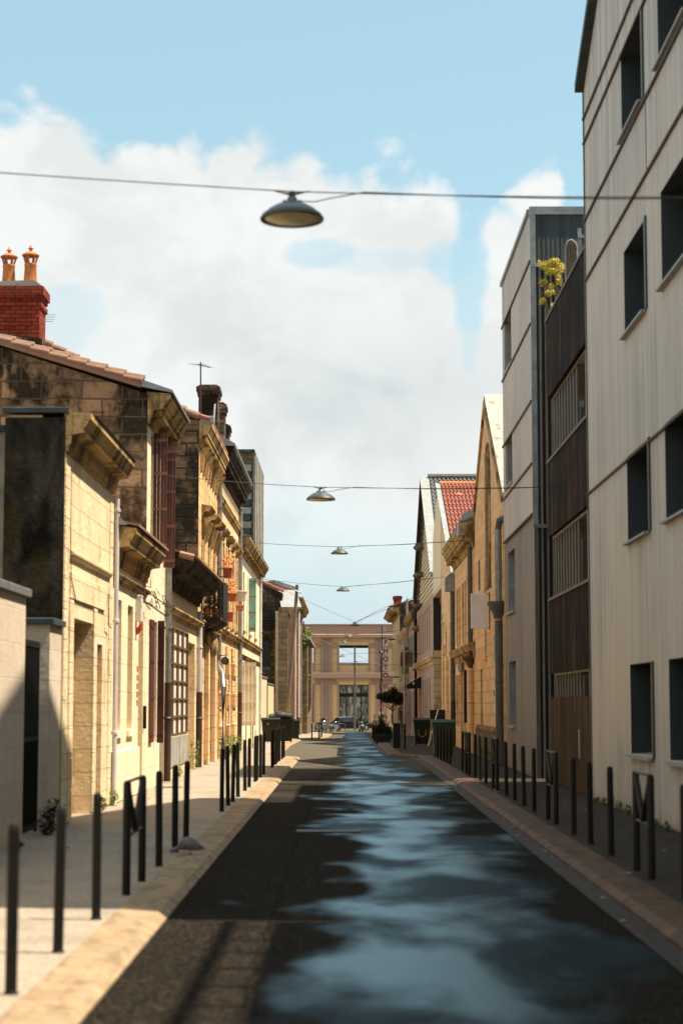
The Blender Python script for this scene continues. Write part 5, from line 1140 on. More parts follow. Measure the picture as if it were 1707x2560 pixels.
# motorbikes
def bike(label, x, y, rz, z=-1.22):
    t = thing('motorbike', label, 'motorbike', (0, 0, 0), 'motorbikes at the far kerb')
    for yy in (-.70, .70):
        m = MB(); R_ = .30; n = 18; v0 = []
        pts = [(0, yy+R_*math.cos(2*math.pi*k/n), .33+R_*math.sin(2*math.pi*k/n)) for k in range(n+1)]
        m.tube(pts, .055, 7, caps=False).box(-.03, .03, yy-.09, yy+.09, .25, .41); m.build('wheel', 'rubber', t)
    MB().tube([(.07, -.70, .33), (.07, -.50, .95)], .025, 6).tube([(-.07, -.70, .33), (-.07, -.50, .95)], .025, 6).box(-.15, .15, -.2, .25, .3, .68).tube([(.1, .70, .33), (.1, .2, .45)], .03, 6).build('frame', 'chrome', t)
    MB().blob((0, -.12, .86), (.16, .32, .16), 10).build('tank', 'car_paint', t, smooth=True)
    MB().bbox(-.13, .13, .15, .78, .76, .88, .03).build('seat', 'rubber', t)
    MB().tube([(-.36, -.38, 1.08), (-.2, -.48, 1.03), (.2, -.48, 1.03), (.36, -.38, 1.08)], .018, 6).tube([(.22, -.45, 1.05), (.30, -.45, 1.25)], .01, 5).tube([(-.22, -.45, 1.05), (-.30, -.45, 1.25)], .01, 5).build('handlebar', 'iron_black', t)
    MB().blob((.32, -.45, 1.28), (.07, .02, .045), 8).blob((-.32, -.45, 1.28), (.07, .02, .045), 8).build('mirror', 'chrome', t)
    MB().blob((0, -.62, .93), (.11, .09, .11), 10).build('headlight', 'chrome', t); MB().bbox(-.1, .1, .78, .82, .55, .72, .01).build('number_plate', 'sign_white', t)
    MB().prism([(-.15, -.35), (.15, -.35), (.1, -.62), (-.1, -.62)], 'z', 1.0, 1.25).build('fairing', 'iron_black', t)
    t.location = (x, y, z); t.rotation_euler = (0, 0, rz); t.scale = (1.2, 1.2, 1.2); return t
def bx(p, Y): return (p-865)/4700*Y
b0 = bike('motorbike with mirrors up, leftmost of the three at the far kerb', bx(802, 194), 194, .5)
dup(b0, (bx(838, 194), 194, -1.22), 'motorbike overlapping the rear of the parked black car', 2.7)
dup(b0, (bx(902, 194), 194, -1.22), 'motorbike in front of the bonnet of the parked black car', 3.3)
def hoop(label, p, Y):
    t = thing('bike_hoop', label, 'bike stand', (bx(p, Y), Y, gz(Y)), 'bike stands at the far kerb')
    x = bx(p, Y); z = gz(Y); MB().tube([(x-.35, Y, z), (x-.35, Y, z+.75), (x-.25, Y, z+.85), (x+.25, Y, z+.85), (x+.35, Y, z+.75), (x+.35, Y, z)], .03, 6).build('hoop', 'steel_grey', t)
hoop('grey bicycle hoop between two motorbikes', 854, 190); hoop('grey bicycle hoop right of the last motorbike', 921, 190); hoop('bicycle hoop by the mossy corner wall', 778, 170)

# ================================================================== STREET FURNITURE
# bollards
def bollard():
    t = thing('bollard', '', 'bollard', (0, 0, 0), 'black steel bollards along the kerbs')
    MB().lathe([(.037, -.05), (.037, .94), (.034, .98), (.024, 1.0), (.0, 1.006)], (0, 0, 0), 16).build('post', 'bollard_paint', t, smooth=True)
    MB().lathe([(.046, -.02), (.046, .010), (.038, .016)], (0, 0, 0), 12).build('base_ring', 'bollard_paint', t); return t
B0 = bollard(); first = True
LYs = [9.6, 11.4, 13.26, 15.27, 20.2, 22.1, 23.7, 30.3, 32.1, 33.3, 35.0, 37.5, 39.1, 41.8, 42.5, 44.0, 46.0, 50.7, 52.0, 53.3, 55.0, 56.5, 58.6, 60.3]
LYs = LYs[1:]
for i, y in enumerate(LYs):
    lb = 'black round bollard, %s from the camera in the row along the left kerb' % ORD[i]
    if first: B0.location = (-1.99, y, .08); B0['label'] = lb; first = False
    else: dup(B0, (-1.99+random.uniform(-.015, .015), y, .08), lb, random.uniform(0, 6)).rotation_euler.x = R(random.uniform(-1.2, 1.2))
RYs = [16.9, 21.6, 23.4, 25.1, 30.4, 32.1, 33.9, 35.6, 40.8, 42.4, 44.2, 48.7, 53.9, 55.4, 56.9, 58.6, 60.3]
for i, y in enumerate(RYs):
    dup(B0, (3.0-max(0, y-45)*.006, y, .08), 'black round bollard, %s from the camera in the row along the right kerb' % ORD[i], random.uniform(0, 6)).rotation_euler.y = R(random.uniform(-1.2, 1.2))
for i, (x, y) in enumerate([(bx(780, 100), 100), (bx(797, 112), 112), (bx(801, 116), 116), (bx(805, 121), 121)]):
    dup(B0, (x, y, gz(y)+.08), 'small far bollard, %s of the four on the corner before the warehouse' % ORD[i], 0, (1, 1, .85))
for i, (p, y) in enumerate([(931, 125), (935, 121), (939, 117)]):
    dup(B0, (bx(p, y), y, gz(y)+.08), 'far bollard, %s of the three left of the dark round shrub' % ORD[i], 0)
# M-shaped barriers
def barrier(label, x, ya, yb):
    t = thing('crossing_barrier', label, 'barrier', (x, (ya+yb)/2, .08), 'M-shaped barriers among the bollards')
    for yy in (ya, yb): MB().lathe([(.038, -.05), (.038, .99), (.026, 1.02), (.0, 1.025)], (x, yy, .08), 14).build('post', 'bollard_paint', t, smooth=True)
    ym = (ya+yb)/2
    MB().tube([(x, ya, 1.09), (x, yb, 1.09)], .016, 8).build('top_bar', 'steel_grey', t)
    MB().tube([(x, ya, 1.07), (x, ym, .62)], .03, 8).tube([(x, ym, .62), (x, yb, 1.07)], .03, 8).build('brace', 'bollard_paint', t)
    MB().tube([(x, ya, .60), (x, yb, .60)], .014, 8).build('lower_bar', 'steel_grey', t)
barrier('black M-shaped barrier on the left kerb before the pigeon', -1.98, 17.2, 18.5)
barrier('black M-shaped barrier nearest the camera on the right kerb', 3.0, 18.75, 19.7)
barrier('black M-shaped barrier in front of the dark slatted door', 3.0, 27.2, 28.3)
barrier('black M-shaped barrier in front of the second pale block', 2.99, 37.65, 38.7)
barrier('farthest black M-shaped barrier in front of the gabled stone house', 2.96, 45.6, 46.8)
# pigeon
t = thing('pigeon', 'grey pigeon pecking beside a bollard on the left kerb', 'pigeon', (-1.83, 21.7, .085)); x, y, z = -1.80, 21.75, .085
m = MB(); prof = [(-.20, .030, .008), (-.17, .036, .018), (-.11, .056, .050), (-.05, .078, .074), (.02, .088, .080), (.07, .078, .066), (.105, .056, .044), (.125, .038, .031), (.145, .024, .027), (.165, .012, .030), (.185, .006, .026), (.205, -.002, .010)]
n = 10; base = len(m.v)
for (a, c_, r_) in prof:
    for k in range(n): u_ = 2*math.pi*k/n; m.v.append((x-a, y+r_*.85*math.cos(u_), z+c_+.035+r_*math.sin(u_)))
for i in range(len(prof)-1):
    for k in range(n): m.f.append((i*n+k, i*n+(k+1) % n, (i+1)*n+(k+1) % n, (i+1)*n+k))
m.f += [tuple(range(n-1, -1, -1)), tuple(range((len(prof)-1)*n, len(prof)*n))]
pg = m.build('body', 'feather', t, smooth=True)
MB().tube([(x-.20, y, z+.045), (x-.225, y, z+.035)], .006, 5, .002).build('beak', 'iron_black', t)
MB().tube([(x+.0, y-.03, z), (x+.01, y-.03, z+.07)], .006, 5).tube([(x+.03, y+.03, z), (x+.02, y+.03, z+.07)], .006, 5).tube([(x-.03, y-.03, z+.004), (x+.02, y-.03, z+.004)], .004, 4).tube([(x, y+.03, z+.004), (x+.05, y+.03, z+.004)], .004, 4).build('leg', 'pink_leg', t)
MB().blob((x-.175, y-.018, z+.075), (.005, .003, .005), 6).build('eye', 'paint_orange', t)

# lamps hung over the street on cables
def lamp(i, p, yr, yw, Y, zl, zr, xl=-4.0, xr=4.4, lab='', cat_r=None):
    c = P(p, yr, Y=Y); zw = ZY(yw, Y); h = zw-c.z
    t = thing('hanging_lamp', lab, 'street lamp', (c.x, Y, c.z), 'lamps hung on cables over the street')
    s = h/.27*1.0
    s = 1.0
    MB().lathe([(.255, .012), (.30, .0), (.304, .02), (.275, .06), (.262, .066)], c, 28).build('rim', 'lamp_rim', t, smooth=True)
    MB().lathe([(.262, .064), (.22, .105), (.15, .145), (.085, .165), (.055, .19), (.045, .215), (.04, .225)], c, 28).build('shade', 'lamp_metal', t, smooth=True)
    MB().lathe([(.254, .011), (.2, -.004), (.1, -.010), (.0, -.012)], c, 28).build('glass', 'lamp_glass', t, smooth=True)
    MB().box(c.x-.09, c.x+.09, Y-.012, Y+.012, c.z+.17, c.z+.195).box(c.x-.03, c.x+.03, Y-.03, Y+.03, c.z+.22, zw-.0).prism([(c.x-.17, zw+.005), (c.x-.03, zw-.035), (c.x+.03, zw-.035), (c.x+.17, zw+.005), (c.x+.03, zw-.015), (c.x-.03, zw-.015)], 'y', Y-.012, Y+.012).build('hanger', 'iron_brown', t)
    m = MB(); L_ = Vector((xl, Y, zl)); R_ = Vector((xr, Y, zr)); W = Vector((c.x, Y, zw)); r = .009
    def sag(a, b, d): return [a+(b-a)*k/10+Vector((0, 0, -d*math.sin(math.pi*k/10))) for k in range(11)]
    r = .0055+Y*.00004; m.tube(sag(L_, W, .03), r, 5).tube(sag(W, R_, .03), r, 5); m.build('cable', 'iron_brown', t)
    q = W+(R_-W)*.14; MB().tube([c+Vector((.08, 0, .185)), c+Vector((.22, 0, .18)), c+Vector((.34, 0, .21)), q]+sag(q, R_, .045)[1:], .006, 5).build('feed_cable', 'iron_brown', t)
    return t
lamp(0, 730, 551, 479, 17.5, 7.15, 6.60, -7.0, 4.4, 'largest and nearest hanging lamp over the street with a pale glass underside')
tt = thing('cable_mast', 'grey steel mast behind the garden wall holding the nearest lamp cable', 'post', (-7.0, 17.5, 0)); MB().tube([(-7.0, 17.5, D0), (-7.0, 17.5, 7.4)], .07, 10).lathe([(.1, 0), (.1, .05), (.04, .1)], (-7, 17.5, 7.4), 10).build('mast', 'steel_grey', tt)
lamp(1, 802, 1250, 1218, 38.8, ZY(1185, 38.8), ZY(1217, 38.8), lab='second hanging lamp, level with the red tiled roof')
lamp(2, 848.5, 1385, 1367, 65, ZY(1352, 65), ZY(1349, 65), lab='third hanging lamp, on a cable ending at the cream boarded gable')
lamp(3, 857, 1478, 1467, 84, ZY(1446, 84), ZY(1442, 84), lab='fourth hanging lamp, just above the leaning pole top')
lamp(4, 886.5, 1565, 1555, 110, ZY(1470, 110), ZY(1485, 110), -3.9, 4.4, 'fifth hanging lamp, on a V-shaped cable in front of the warehouse parapet')
lamp(5, 871.5, 1593, 1587, 130, ZY(1560, 130), ZY(1573, 130), -3.4, 4.4, 'sixth hanging lamp, in front of the warehouse cornice')
lamp(6, 861, 1608, 1602, 152, ZY(1602, 152), ZY(1588, 152), -3.3, 4.4, 'seventh hanging lamp, over the top edge of the open warehouse window')
lamp(7, 855, 1642, 1636, 194, ZY(1630, 194), ZY(1628, 194), -6, 4.4, 'smallest hanging lamp, seen through the open warehouse window')
for wl_, (a, b) in zip(('thin wire falling from the far left houses across the warehouse front', 'thin level wire crossing under the open warehouse window', 'lowest and farthest thin wire in front of the warehouse'), (((560, 1497, 150), (960, 1667, 150)), ((640, 1660, 160), (1010, 1662, 160)), ((660, 1668, 200), (960, 1650, 200)))): tag(MB().tube([P(a[0], a[1], Y=a[2]), P(b[0], b[1], Y=b[2])], .014, 4).build('overhead_wire', 'iron_brown'), wl_, 'cable')

# wheelie bins
def bin_(label, x, y, z, w_, h, mb_, ml, open_=False, group='wheelie bins on the footpaths', d=.62):
    t = thing('wheelie_bin', label, 'bin', (x, y, z), group)
    a, b = w_*.40, w_*.49
    MB().add([(x-a, y-d*.40, z+.06), (x+a, y-d*.40, z+.06), (x+a, y+d*.4, z+.06), (x-a, y+d*.4, z+.06), (x-b, y-d*.5, z+h*.9), (x+b, y-d*.5, z+h*.9), (x+b, y+d*.5, z+h*.9), (x-b, y+d*.5, z+h*.9)], [(0, 1, 5, 4), (1, 2, 6, 5), (2, 3, 7, 6), (3, 0, 4, 7), (4, 5, 6, 7), (0, 3, 2, 1)]).build('body', mb_, t)
    m = MB()
    if open_: m.bbox(x-b, x+b, y+d*.5, y+d*.56, z+h*.6, z+h*1.25, .02)
    else: m.prism([(y-d*.56, z+h*.9), (y-d*.56, z+h*.93), (y-d*.3, z+h), (y+d*.4, z+h*1.0), (y+d*.56, z+h*.93), (y+d*.56, z+h*.9)], 'x', x-b-.03, x+b+.03)
    m.build('lid', ml, t); MB().box(x-b-.02, x+b+.02, y-d*.53, y+d*.53, z+h*.85, z+h*.89).build('lip', mb_, t)
    for s in (-1, 1):
        m = MB().lathe([(.10, -.03), (.10, .03)], (0, 0, 0), 12); m.v = [(x+s*a*.9+v_[2], y+d*.36+v_[0], z+.10+v_[1]) for v_ in m.v]; m.build('wheel', 'rubber', t)
    MB().tube([(x-b*.7, y+d*.6, z+h*.9), (x+b*.7, y+d*.6, z+h*.9)], .015, 6).build('handle', mb_, t); return t
bb = bin_('black wheelie bin with a small red sticker, nearest on the left footpath', -3.32, 83.5, .05, .80, 1.12, 'bin_black', 'bin_black')
MB().box(-3.47, -3.38, 83.17, 83.18, .86, .94).build('sticker', 'tape_red', bb)
b2 = bin_('black bin heaped with shiny bin bags behind the stickered bin', -2.78, 86.5, .02, .72, 1.15, 'bin_black', 'bin_black', d=.7)
bg = thing('bin_bags', 'shiny black bin bags heaped on top of the bin', 'bin bag', (-2.8, 86.4, 1.2))
m = MB()
for (dx, dz_, r) in ((-.5, 1.2, .22), (-.15, 1.27, .25), (.12, 1.24, .22), (-.3, 1.34, .18)): m.blob((-2.8+dx, 86.3, dz_), (r*1.2, r, r*.6), 12, .12)
m.build('bag', 'bag_black', bg)
bin_('brownish black bin standing alone beyond the weeds on the left', -2.72, 100.5, gz(100.5)+.08, .5, 1.08, 'bin_black', 'bin_black')
bin_('green-lidded bin standing behind the last right-hand bollards', 3.22, 62.8, .08, .76, 1.18, 'bin_green', 'bin_green')
b4 = bin_('black bin with a yellow curved mark on its front', 3.1, 77.6, .08, .70, 1.12, 'bin_black', 'bin_black')
MB().tube([(3.1+.16*math.sin(u_), 77.27, .62-.18*math.cos(u_)) for u_ in [-2.2+k*.4 for k in range(12)]], .009, 5).build('mark', 'leaf_gold', b4)
bin_('black bin with its lid standing open against the stone wall', 3.95, 81.5, .08, .68, 1.15, 'bin_black', 'bin_black', True)
t = thing('plank', 'pale wooden pole leaning against the stone wall by the bins', 'pole', (3.6, 79, .08)); a = P(1066, 1862, Y=77.8); MB().tube([(a.x, 76.5, .08), (P(1096, 1775, Y=80).x, 80.5, P(1096, 1775, Y=80).z)], .025, 6).build('pole', 'cream_board', t)

# trees and shrubs
t = thing('olive_tree', 'small round-headed dark tree growing in a tall black planter on the right footpath', 'tree', (bx(983, 73.5), 73.5, .08))
x = bx(990, 73.5); Y = 73.5; z1 = ZY(1808, Y)
MB().bbox(x-.14, x+.14, Y-.14, Y+.14, .08, z1, .012).build('planter', 'iron_black', t)
m = MB(); base = Vector((bx(980, Y), Y, z1-.05)); fork = P(981, 1775, Y=Y); m.tube([base, base+Vector((.0, 0, .3)), fork], .04, 8, .03)
cc = P(978, 1742, Y=Y)
for k in range(11):
    u_ = k*2*math.pi/11; e = cc+Vector((.5*math.cos(u_), .45*math.sin(u_), random.uniform(-.25, .25))); m.tube([fork+Vector((0, 0, random.uniform(-.1, .1))), (fork+e)/2+Vector((random.uniform(-.05, .05), 0, -.03)), e], .018, 5, .005)
m.build('trunk', 'bark', t)
m = MB()
m.leaves((cc.x, cc.y, cc.z), (.50, .42, .24), 2600, .032, 0)
for k in range(26):
    while True:
        q = Vector([random.uniform(-1, 1) for _ in range(3)])
        if .35 < q.length < 1 and q.z > -.75: break
    c = cc+Vector((q.x*.56, q.y*.45, q.z*.36)); m.leaves(c, (.15, .15, .12), 200, .032, 0)
for k in range(16): c = cc+Vector((random.uniform(-.55, .6), random.uniform(-.3, .3), .30+random.uniform(-.05, .16))); m.leaves(c, (.04, .04, .10), 26, .024, 0)
m.build('crown', 'leaf_dark', t)
t = thing('shrub', 'dark round shrub in a low black tub left of the small tree', 'shrub', (bx(957, 88), 88, gz(88)))
x = bx(957, 88); MB().bbox(x-.34, x+.34, 87.8, 88.6, gz(88)+.08, .38, .02).build('tub', 'iron_black', t)
m = MB(); c = P(956, 1822, Y=88.2)
for k in range(40): q = Vector([random.gauss(0, .6) for _ in range(3)]); m.leaves((c.x+max(-1, min(1, q.x))*.34, 88.2+q.y*.25, c.z-.12+max(-1, min(1, q.z))*.48), (.17, .17, .17), 130, .045, 0)
for k in range(14): m.leaves((c.x+random.uniform(-.45, .45), 88.2, c.z+.5+random.uniform(-.05, .12)), (.05, .05, .12), 16, .04, 0)
m.build('leaves', 'leaf_dark', t); m = MB()
for k in range(8): m.tube([(x+random.uniform(-.1, .1), 88.2, .5), (x+random.uniform(-.4, .4), 88.2, c.z+.4)], .01, 4)
m.build('stem', 'bark', t)
t = thing('shrub', 'leafy branches growing low beside the grey sign post', 'shrub', (bx(1003, 76), 76, .08)); c = P(1003, 1785, Y=76)
MB().leaves((c.x, 76, c.z), (.16, .2, .35), 330, .035, 0).leaves((c.x+.03, 76, c.z-.5), (.1, .15, .3), 130, .035, 0).build('leaves', 'leaf_dark', t); MB().tube([(c.x, 76, .1), (c.x, 76, c.z)], .02, 5).build('stem', 'bark', t)
def weeds(label, pts, mat='leaf_green'):
    m = MB()
    for (x, y, z, r, h, n) in pts: m.leaves((x, y, z+h*.5), (r, r*1.4, h*.6), n, .035, 0)
    for (x, y, z, r, h, n) in pts:
        for k in range(6): m.tube([(x+random.uniform(-r, r)*.5, y, z), (x+random.uniform(-r, r), y+random.uniform(-r, r), z+h)], .004, 3)
    tag(m.build('weeds', mat), label, 'plant')
weeds('bright green weeds growing between the bins on the left', [(bx(717, 92), 92, 0, .22, 1.3, 500), (bx(722, 95), 95, -.1, .18, 1.9, 380), (bx(712, 90), 90, 0, .2, .7, 200)])
weeds('tuft of weeds growing at the foot of the rusticated piers', [(-3.8, 59+i*1.2, .05, .2, .4+.3*random.random(), 110) for i in range(8)])
weeds('dark weeds at the foot of the metal gate', [(-3.9, 24.9, .06, .14, .35, 160), (-3.92, 25.5, .06, .12, .45, 120), (-3.9, 22.5, .06, .1, .12, 60)], 'leaf_dark')
weeds('small weeds along the foot of the pale stone fronts', [(-3.95, 30.6, .06, .1, .22, 90), (-3.93, 32.0, .06, .1, .26, 90), (-3.95, 44.5, .06, .12, .3, 80), (-3.95, 49.5, .06, .15, .8, 150), (-3.95, 53.4, .06, .1, .25, 60)])
weeds('weeds along the foot of the right-hand walls', [(4.35, 33.0-i*.9, .06, .05, .10+.1*random.random(), 30) for i in range(9)]+[(4.3, 54+i*1.1, .06, .1, .35, 60) for i in range(6)], 'moss')

# signs
t = thing('vertical_sign', 'tall projecting sign of five stacked white boxes with red letters', 'sign', (3.1, 157, 4)); Y = 157.0; letters = 'PHOTO'
x0_, x1_ = bx(956.5, Y), bx(970, Y)
for k, ch in enumerate(letters):
    pz = ZY(1598.5+k*20.6, Y); h = 16*Y/4700
    bo = MB().bbox(x0_, x1_, Y, Y+.18, pz-h, pz, .01).build('letter_box', 'letter_box_white', t)
    cu_ = bpy.data.curves.new('letter', 'FONT'); cu_.body = ch; cu_.size = .56; cu_.align_x = 'CENTER'; cu_.align_y = 'CENTER'; cu_.extrude = .012; cu_.offset = .022
    tmp = bpy.data.objects.new('letter_tmp', cu_); C.objects.link(tmp); bpy.context.view_layer.update()
    me = bpy.data.meshes.new_from_object(tmp.evaluated_get(bpy.context.evaluated_depsgraph_get())); bpy.data.objects.remove(tmp)
    me.materials.clear(); me.materials.append(MAT['sign_red']); lo = bpy.data.objects.new('letter', me); C.objects.link(lo); lo.parent = bo
    rt = t.location; lo.location = ((x0_+x1_)/2-rt.x, Y-.015-rt.y, pz-h/2-rt.z); lo.rotation_euler = (R(90), 0, 0)
MB().box(x0_-.09, x0_-.03, Y+.05, Y+.12, ZY(1705, Y), ZY(1565, Y)).box(x0_-.05, 4.4, Y+.08, Y+.12, ZY(1600, Y), ZY(1597, Y)).box(x0_-.05, 4.4, Y+.08, Y+.12, ZY(1694, Y), ZY(1691, Y)).build('frame', 'iron_black', t)
m = MB()
for k in range(6): m.box(x0_+.02, x0_+.30-k*.02, Y+.02, Y+.1, ZY(1590-k*4.6, Y), ZY(1587.6-k*4.6, Y))
m.build('top_bracket', 'pipe_white', t)
t = thing('hanging_sign', 'square sign with a dark plant emblem and green lower strip on two iron arms', 'sign', (3.6, 112, 4)); Y = 112.0
a = P(1001, 1631, Y=Y); b = P(1031, 1666, Y=Y)
MB().box(a.x+.03, b.x-.03, Y, Y+.03, b.z+.03, a.z-.03).build('panel', 'ashlar_old', t)
MB().box(a.x, b.x, Y-.02, Y+.05, a.z-.03, a.z).box(a.x, b.x, Y-.02, Y+.05, b.z, b.z+.03).box(a.x, a.x+.03, Y-.02, Y+.05, b.z, a.z).box(b.x-.03, b.x, Y-.02, Y+.05, b.z, a.z).box(b.x, RX, Y, Y+.04, a.z-.12, a.z-.08).box(b.x, RX, Y, Y+.04, b.z-.22, b.z-.18).build('frame', 'iron_black', t)
m = MB(); cxs, czs = (a.x+b.x)/2, (a.z+b.z)/2
m.box(cxs-.05, cxs+.04, Y-.03, Y-.001, b.z+.08, a.z+.0)
for s in (-1, 1):
    for k in range(5): z_ = czs-.25+k*.13; m.add([(cxs, Y-.03, z_), (cxs+s*.24, Y-.03, z_+.16), (cxs+s*.1, Y-.03, z_+.02)], [(0, 1, 2)])
m.tube([(cxs-.28, Y, a.z+.16), (cxs-.1, Y, a.z+.03), (cxs, Y, a.z+.2), (cxs+.1, Y, a.z+.03), (cxs+.28, Y, a.z+.14)], .035, 6).blob((cxs, Y, a.z+.23), (.12, .05, .1), 8)
m.build('emblem', 'iron_brown', t)
MB().box(a.x+.07, a.x+.50, Y, Y+.03, b.z-.44, b.z-.04).build('lower_panel', 'moss', t); MB().box(a.x+.50, b.x-.01, Y+.002, Y+.03, b.z-.44, b.z-.04).build('lower_plate', 'sign_cream', t)
t = thing('awning', 'short black canvas awning over a shop door on the right', 'awning', (4.1, 113, 2.9)); a = P(1016, 1714, Y=111)
MB().prism([(RX, a.z+.55), (a.x, a.z+.05), (a.x, a.z-.18), (RX, a.z-.14)], 'y', 110.8, 114).build('canopy', 'iron_black', t); MB().box(a.x, RX, 110.77, 110.8, a.z-.16, a.z-.1).build('valance', 'iron_black', t); MB().blob((a.x+.4, 110.76, a.z+.12), (.07, .02, .09), 8).build('emblem', 'leaf_gold', t)
t = thing('give_way_sign', 'small white triangle sign with a red border, point down, on a thin post', 'sign', (bx(952, 180), 180, -1)); Y = 180; c = P(952, 1770, Y=Y); r = .30
MB().prism([(c.x-r, c.z+r*.75), (c.x+r, c.z+r*.75), (c.x, c.z-r*.95)], 'y', Y, Y+.02).build('border', 'tape_red', t)
MB().prism([(c.x-r*.55, c.z+r*.5), (c.x+r*.55, c.z+r*.5), (c.x, c.z-r*.45)], 'y', Y-.01, Y-.001).build('face', 'sign_white', t)
MB().bbox(c.x-.2, c.x+.2, Y-.005, Y+.015, c.z-.6, c.z-.37, .01).build('plate', 'sign_cream', t); MB().tube([(c.x, Y+.04, -1.2), (c.x, Y+.04, c.z+.2)], .03, 6).build('post', 'steel_grey', t)
t = thing('road_sign', 'round pale sign above two small plates by the far left corner wall', 'sign', (bx(772, 158), 158, -.8)); Y = 158; c = P(772, 1761, Y=Y)
m = MB().lathe([(.22, -.01), (.22, .01)], (0, 0, 0), 20); m.v = [(c.x+v_[0], Y+v_[2], c.z+v_[1]) for v_ in m.v]; m.build('disc', 'sign_white', t)
MB().bbox(c.x-.02, c.x+.24, Y-.01, Y+.01, c.z-.52, c.z-.28, .01).bbox(c.x-.04, c.x+.2, Y-.01, Y+.01, c.z-.78, c.z-.56, .01).bbox(c.x-.04, c.x+.1, Y-.01, Y+.01, c.z-1.05, c.z-.8, .01).build('plate', 'sign_white', t); MB().tube([(c.x, Y+.03, -.9), (c.x, Y+.03, c.z+.2)], .03, 6).build('post', 'steel_grey', t)
t = thing('sign_post', 'slim pole, pale above and black below, beside the small tree', 'post', (bx(1010, 71.5), 71.5, .08)); x = bx(1010, 71.5); MB().tube([(x, 71.5, ZY(1810, 71.5)), (x+.0, 71.5, ZY(1590, 71.5))], .035, 8).lathe([(.035, 0), (.05, .03), (.035, .06)], (x, 71.5, 2.3), 8).lathe([(.035, 0), (.05, .03), (.035, .06)], (x, 71.5, 3.6), 8).build('pole', 'zinc', t); MB().tube([(x, 71.5, .05), (x, 71.5, ZY(1810, 71.5))], .048, 8).build('pole_foot', 'iron_black', t)
t = thing('utility_pole', 'pale concrete utility pole with a short crossarm rising over the far right houses', 'utility pole', (3.9, 130, -.5)); Y = 130.0; c = P(1017.5, 1494, Y=Y); MB().prism([(c.x-.13, -.6), (c.x+.13, -.6), (c.x+.07, c.z-.15), (c.x, c.z), (c.x-.07, c.z-.15)], 'y', Y-.1, Y+.1).build('pole', 'concrete', t); MB().box(c.x-.22, c.x+.13, Y-.14, Y-.1, c.z-.28, c.z-.22).tube([(c.x-.12, Y, c.z-.5), (c.x-.12, Y, c.z-1.0)], .02, 5).build('crossarm', 'concrete', t)
m = MB().tube([(3.75, 129.5, ZY(1502, 130)), (1.9, 115, ZY(1533, 118)), (.6, 110, ZY(1556, 110))], .014, 4); tag(m.build('pole_cable', 'iron_brown'), 'dark cable running from the concrete pole down to the fifth hanging lamp', 'cable')
t = thing('street_lantern', 'old black lantern on a thin post left of the vertical letter sign', 'street lamp', (bx(953.5, 155), 155, -.7)); Y = 155; c = P(952, 1634, Y=Y)
MB().tube([(c.x, Y, -.8), (c.x, Y, c.z-.25)], .05, 8, .035).build('post', 'iron_black', t); m = MB()
for s in (-1, 1): m.tube([(c.x, Y, c.z-.28), (c.x+s*.17, Y, c.z+.05)], .02, 5)
m.lathe([(.2, .04), (.2, .08), (.08, .22), (.02, .3)], c, 8).build('lantern', 'iron_black', t); MB().lathe([(.06, -.25), (.15, .04)], c, 8).build('glass', 'lamp_glass', t)
# antennas
t = thing('antenna', 'rake-shaped television antenna on a thin mast above the bracketed-cornice house', 'antenna', (-4.3, 56, 9.6)); Y = 56.0; a = P(503, 1000, Y=Y); b = P(502, 906, Y=Y)
MB().tube([(a.x, Y, 9.3), (b.x, Y, b.z)], .022, 6).build('mast', 'iron_brown', t); m = MB().tube([(b.x-.1, Y, b.z-.05), (b.x+.28, Y+.2, b.z-.12)], .012, 5)
for k in range(5): u_ = k/4; m.tube([(b.x-.1+.38*u_-(.26-.04*k), Y+.2*u_, b.z-.05-.07*u_), (b.x-.1+.38*u_+(.2-.03*k), Y+.2*u_, b.z-.05-.07*u_)], .006, 4)
m.build('elements', 'iron_brown', t)
t = thing('antenna', 'small wire antenna sticking out behind the red brick chimney', 'antenna', (-6, 41, 9)); c = P(128, 787, Y=41); m = MB()
for k in range(4): m.tube([(c.x-.2, 41, c.z-.05*k), (c.x+.12-.02*k, 41, c.z-.05*k)], .006, 4)
m.build('elements', 'zinc', t); MB().tube([(c.x-.2, 41, c.z+.05), (c.x-.2, 41, 7.6)], .012, 5).build('mast', 'zinc', t)
t = thing('antenna', 'tiny antenna on the dark gable beyond the rose-coloured house', 'antenna', (4.2, 156, 10)); c = P(1013, 1510, Y=156); MB().tube([(c.x, 156, 9.9), (c.x, 156, c.z+.1)], .03, 5).box(c.x-.25, c.x+.05, 156, 156.05, c.z-.0, c.z+.1).tube([(c.x-.2, 156, c.z), (c.x-.2, 156, c.z-.6)], .015, 4).build('mast', 'zinc', t)

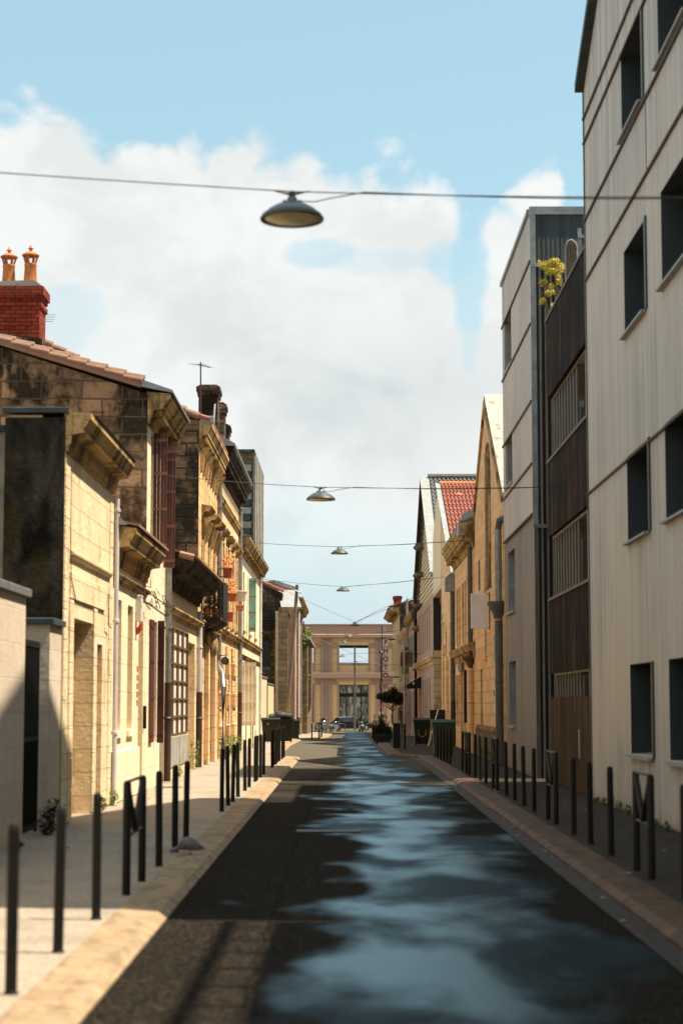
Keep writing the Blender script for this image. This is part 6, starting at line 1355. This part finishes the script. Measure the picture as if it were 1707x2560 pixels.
# manhole, cracks of litter
t = MB(); m = MB().lathe([(.33, .0), (.33, .006), (.30, .008)], (.35, 52, .002), 24); tag(m.build('manhole_cover', 'iron_black'), 'round iron manhole cover in the road', 'manhole cover')
m = MB().prism([(-.45, 26.6), (.45, 26.6), (.45, 27.1), (-.45, 27.1)], 'z', .003, .012); m.v = [(v_[0]-.25, v_[1], v_[2]) for v_ in m.v]; tag(m.build('drain_grate', 'iron_black'), 'dark iron drain grate set in the dry side of the road', 'drain')
m = MB()
for k in range(60):
    x = random.choice([random.uniform(2.3, 4.2), random.uniform(-3.8, -1.9), random.uniform(2.25, 2.45)]); y = random.uniform(14, 50); s = random.uniform(.008, .03); m.blob((x, y, .095 if abs(x-2.35) > .1 else .03), (s, s, s*.4), 6, .2)
o = m.build('litter', 'concrete'); tag(o, 'tiny pale scraps of litter scattered on the footpaths', 'litter'); o['kind'] = 'stuff'

# ================================================================== just outside the frame: what shades the near road
t = thing('terrace_building', 'lower rendered building with a railed roof terrace before the tall pale block', 'building', (RX, 8, 0))
MB().box(RX, 14, -45, 15.3, D0, 9.5).build('wall', 'far_render', t)
m = MB(); y = 2.1
while y < 15.3: m.box(RX+.02, RX+.07, y, y+.06, 9.5, 10.3); y += .8
m.box(RX+.0, RX+.08, 2, 15.3, 10.2, 10.3); m.build('railing', 'steel_grey', t)

t = thing('town_house', 'added unseen rendered house behind the garden wall, blocking sky light', 'house', (-9, 0, 0))  # added out of view to cut sky light on the near ground
wall_mb(-8.6, -1, -45, 21, D0, 7.5, .3, [(-40+i*5, -38.6+i*5, 1, 3) for i in range(12)]+[(-40+i*5, -38.6+i*5, 4.4, 6.4) for i in range(12)]).build('wall', 'far_render', t)
MB().box(-16, -8.9, -45, 21, D0, 7.4).build('body', 'dark_timber', t); MB().prism([(-8.3, 7.5), (-12.3, 9.8), (-16.3, 7.5)], 'y', -45.2, 21.2).build('roof', 'tile_pink', t)
t = thing('town_house', 'added unseen rendered house behind the camera, blocking sky light', 'house', (0, -48, 0))  # unseen house added to hold back sky light from behind
MB().box(-20, 20, -52, -48, D0, 10).build('wall', 'far_render', t); MB().prism([(-47.6, 10), (-50, 12), (-52.4, 10)], 'x', -20.2, 20.2).build('roof', 'tile_pink', t)
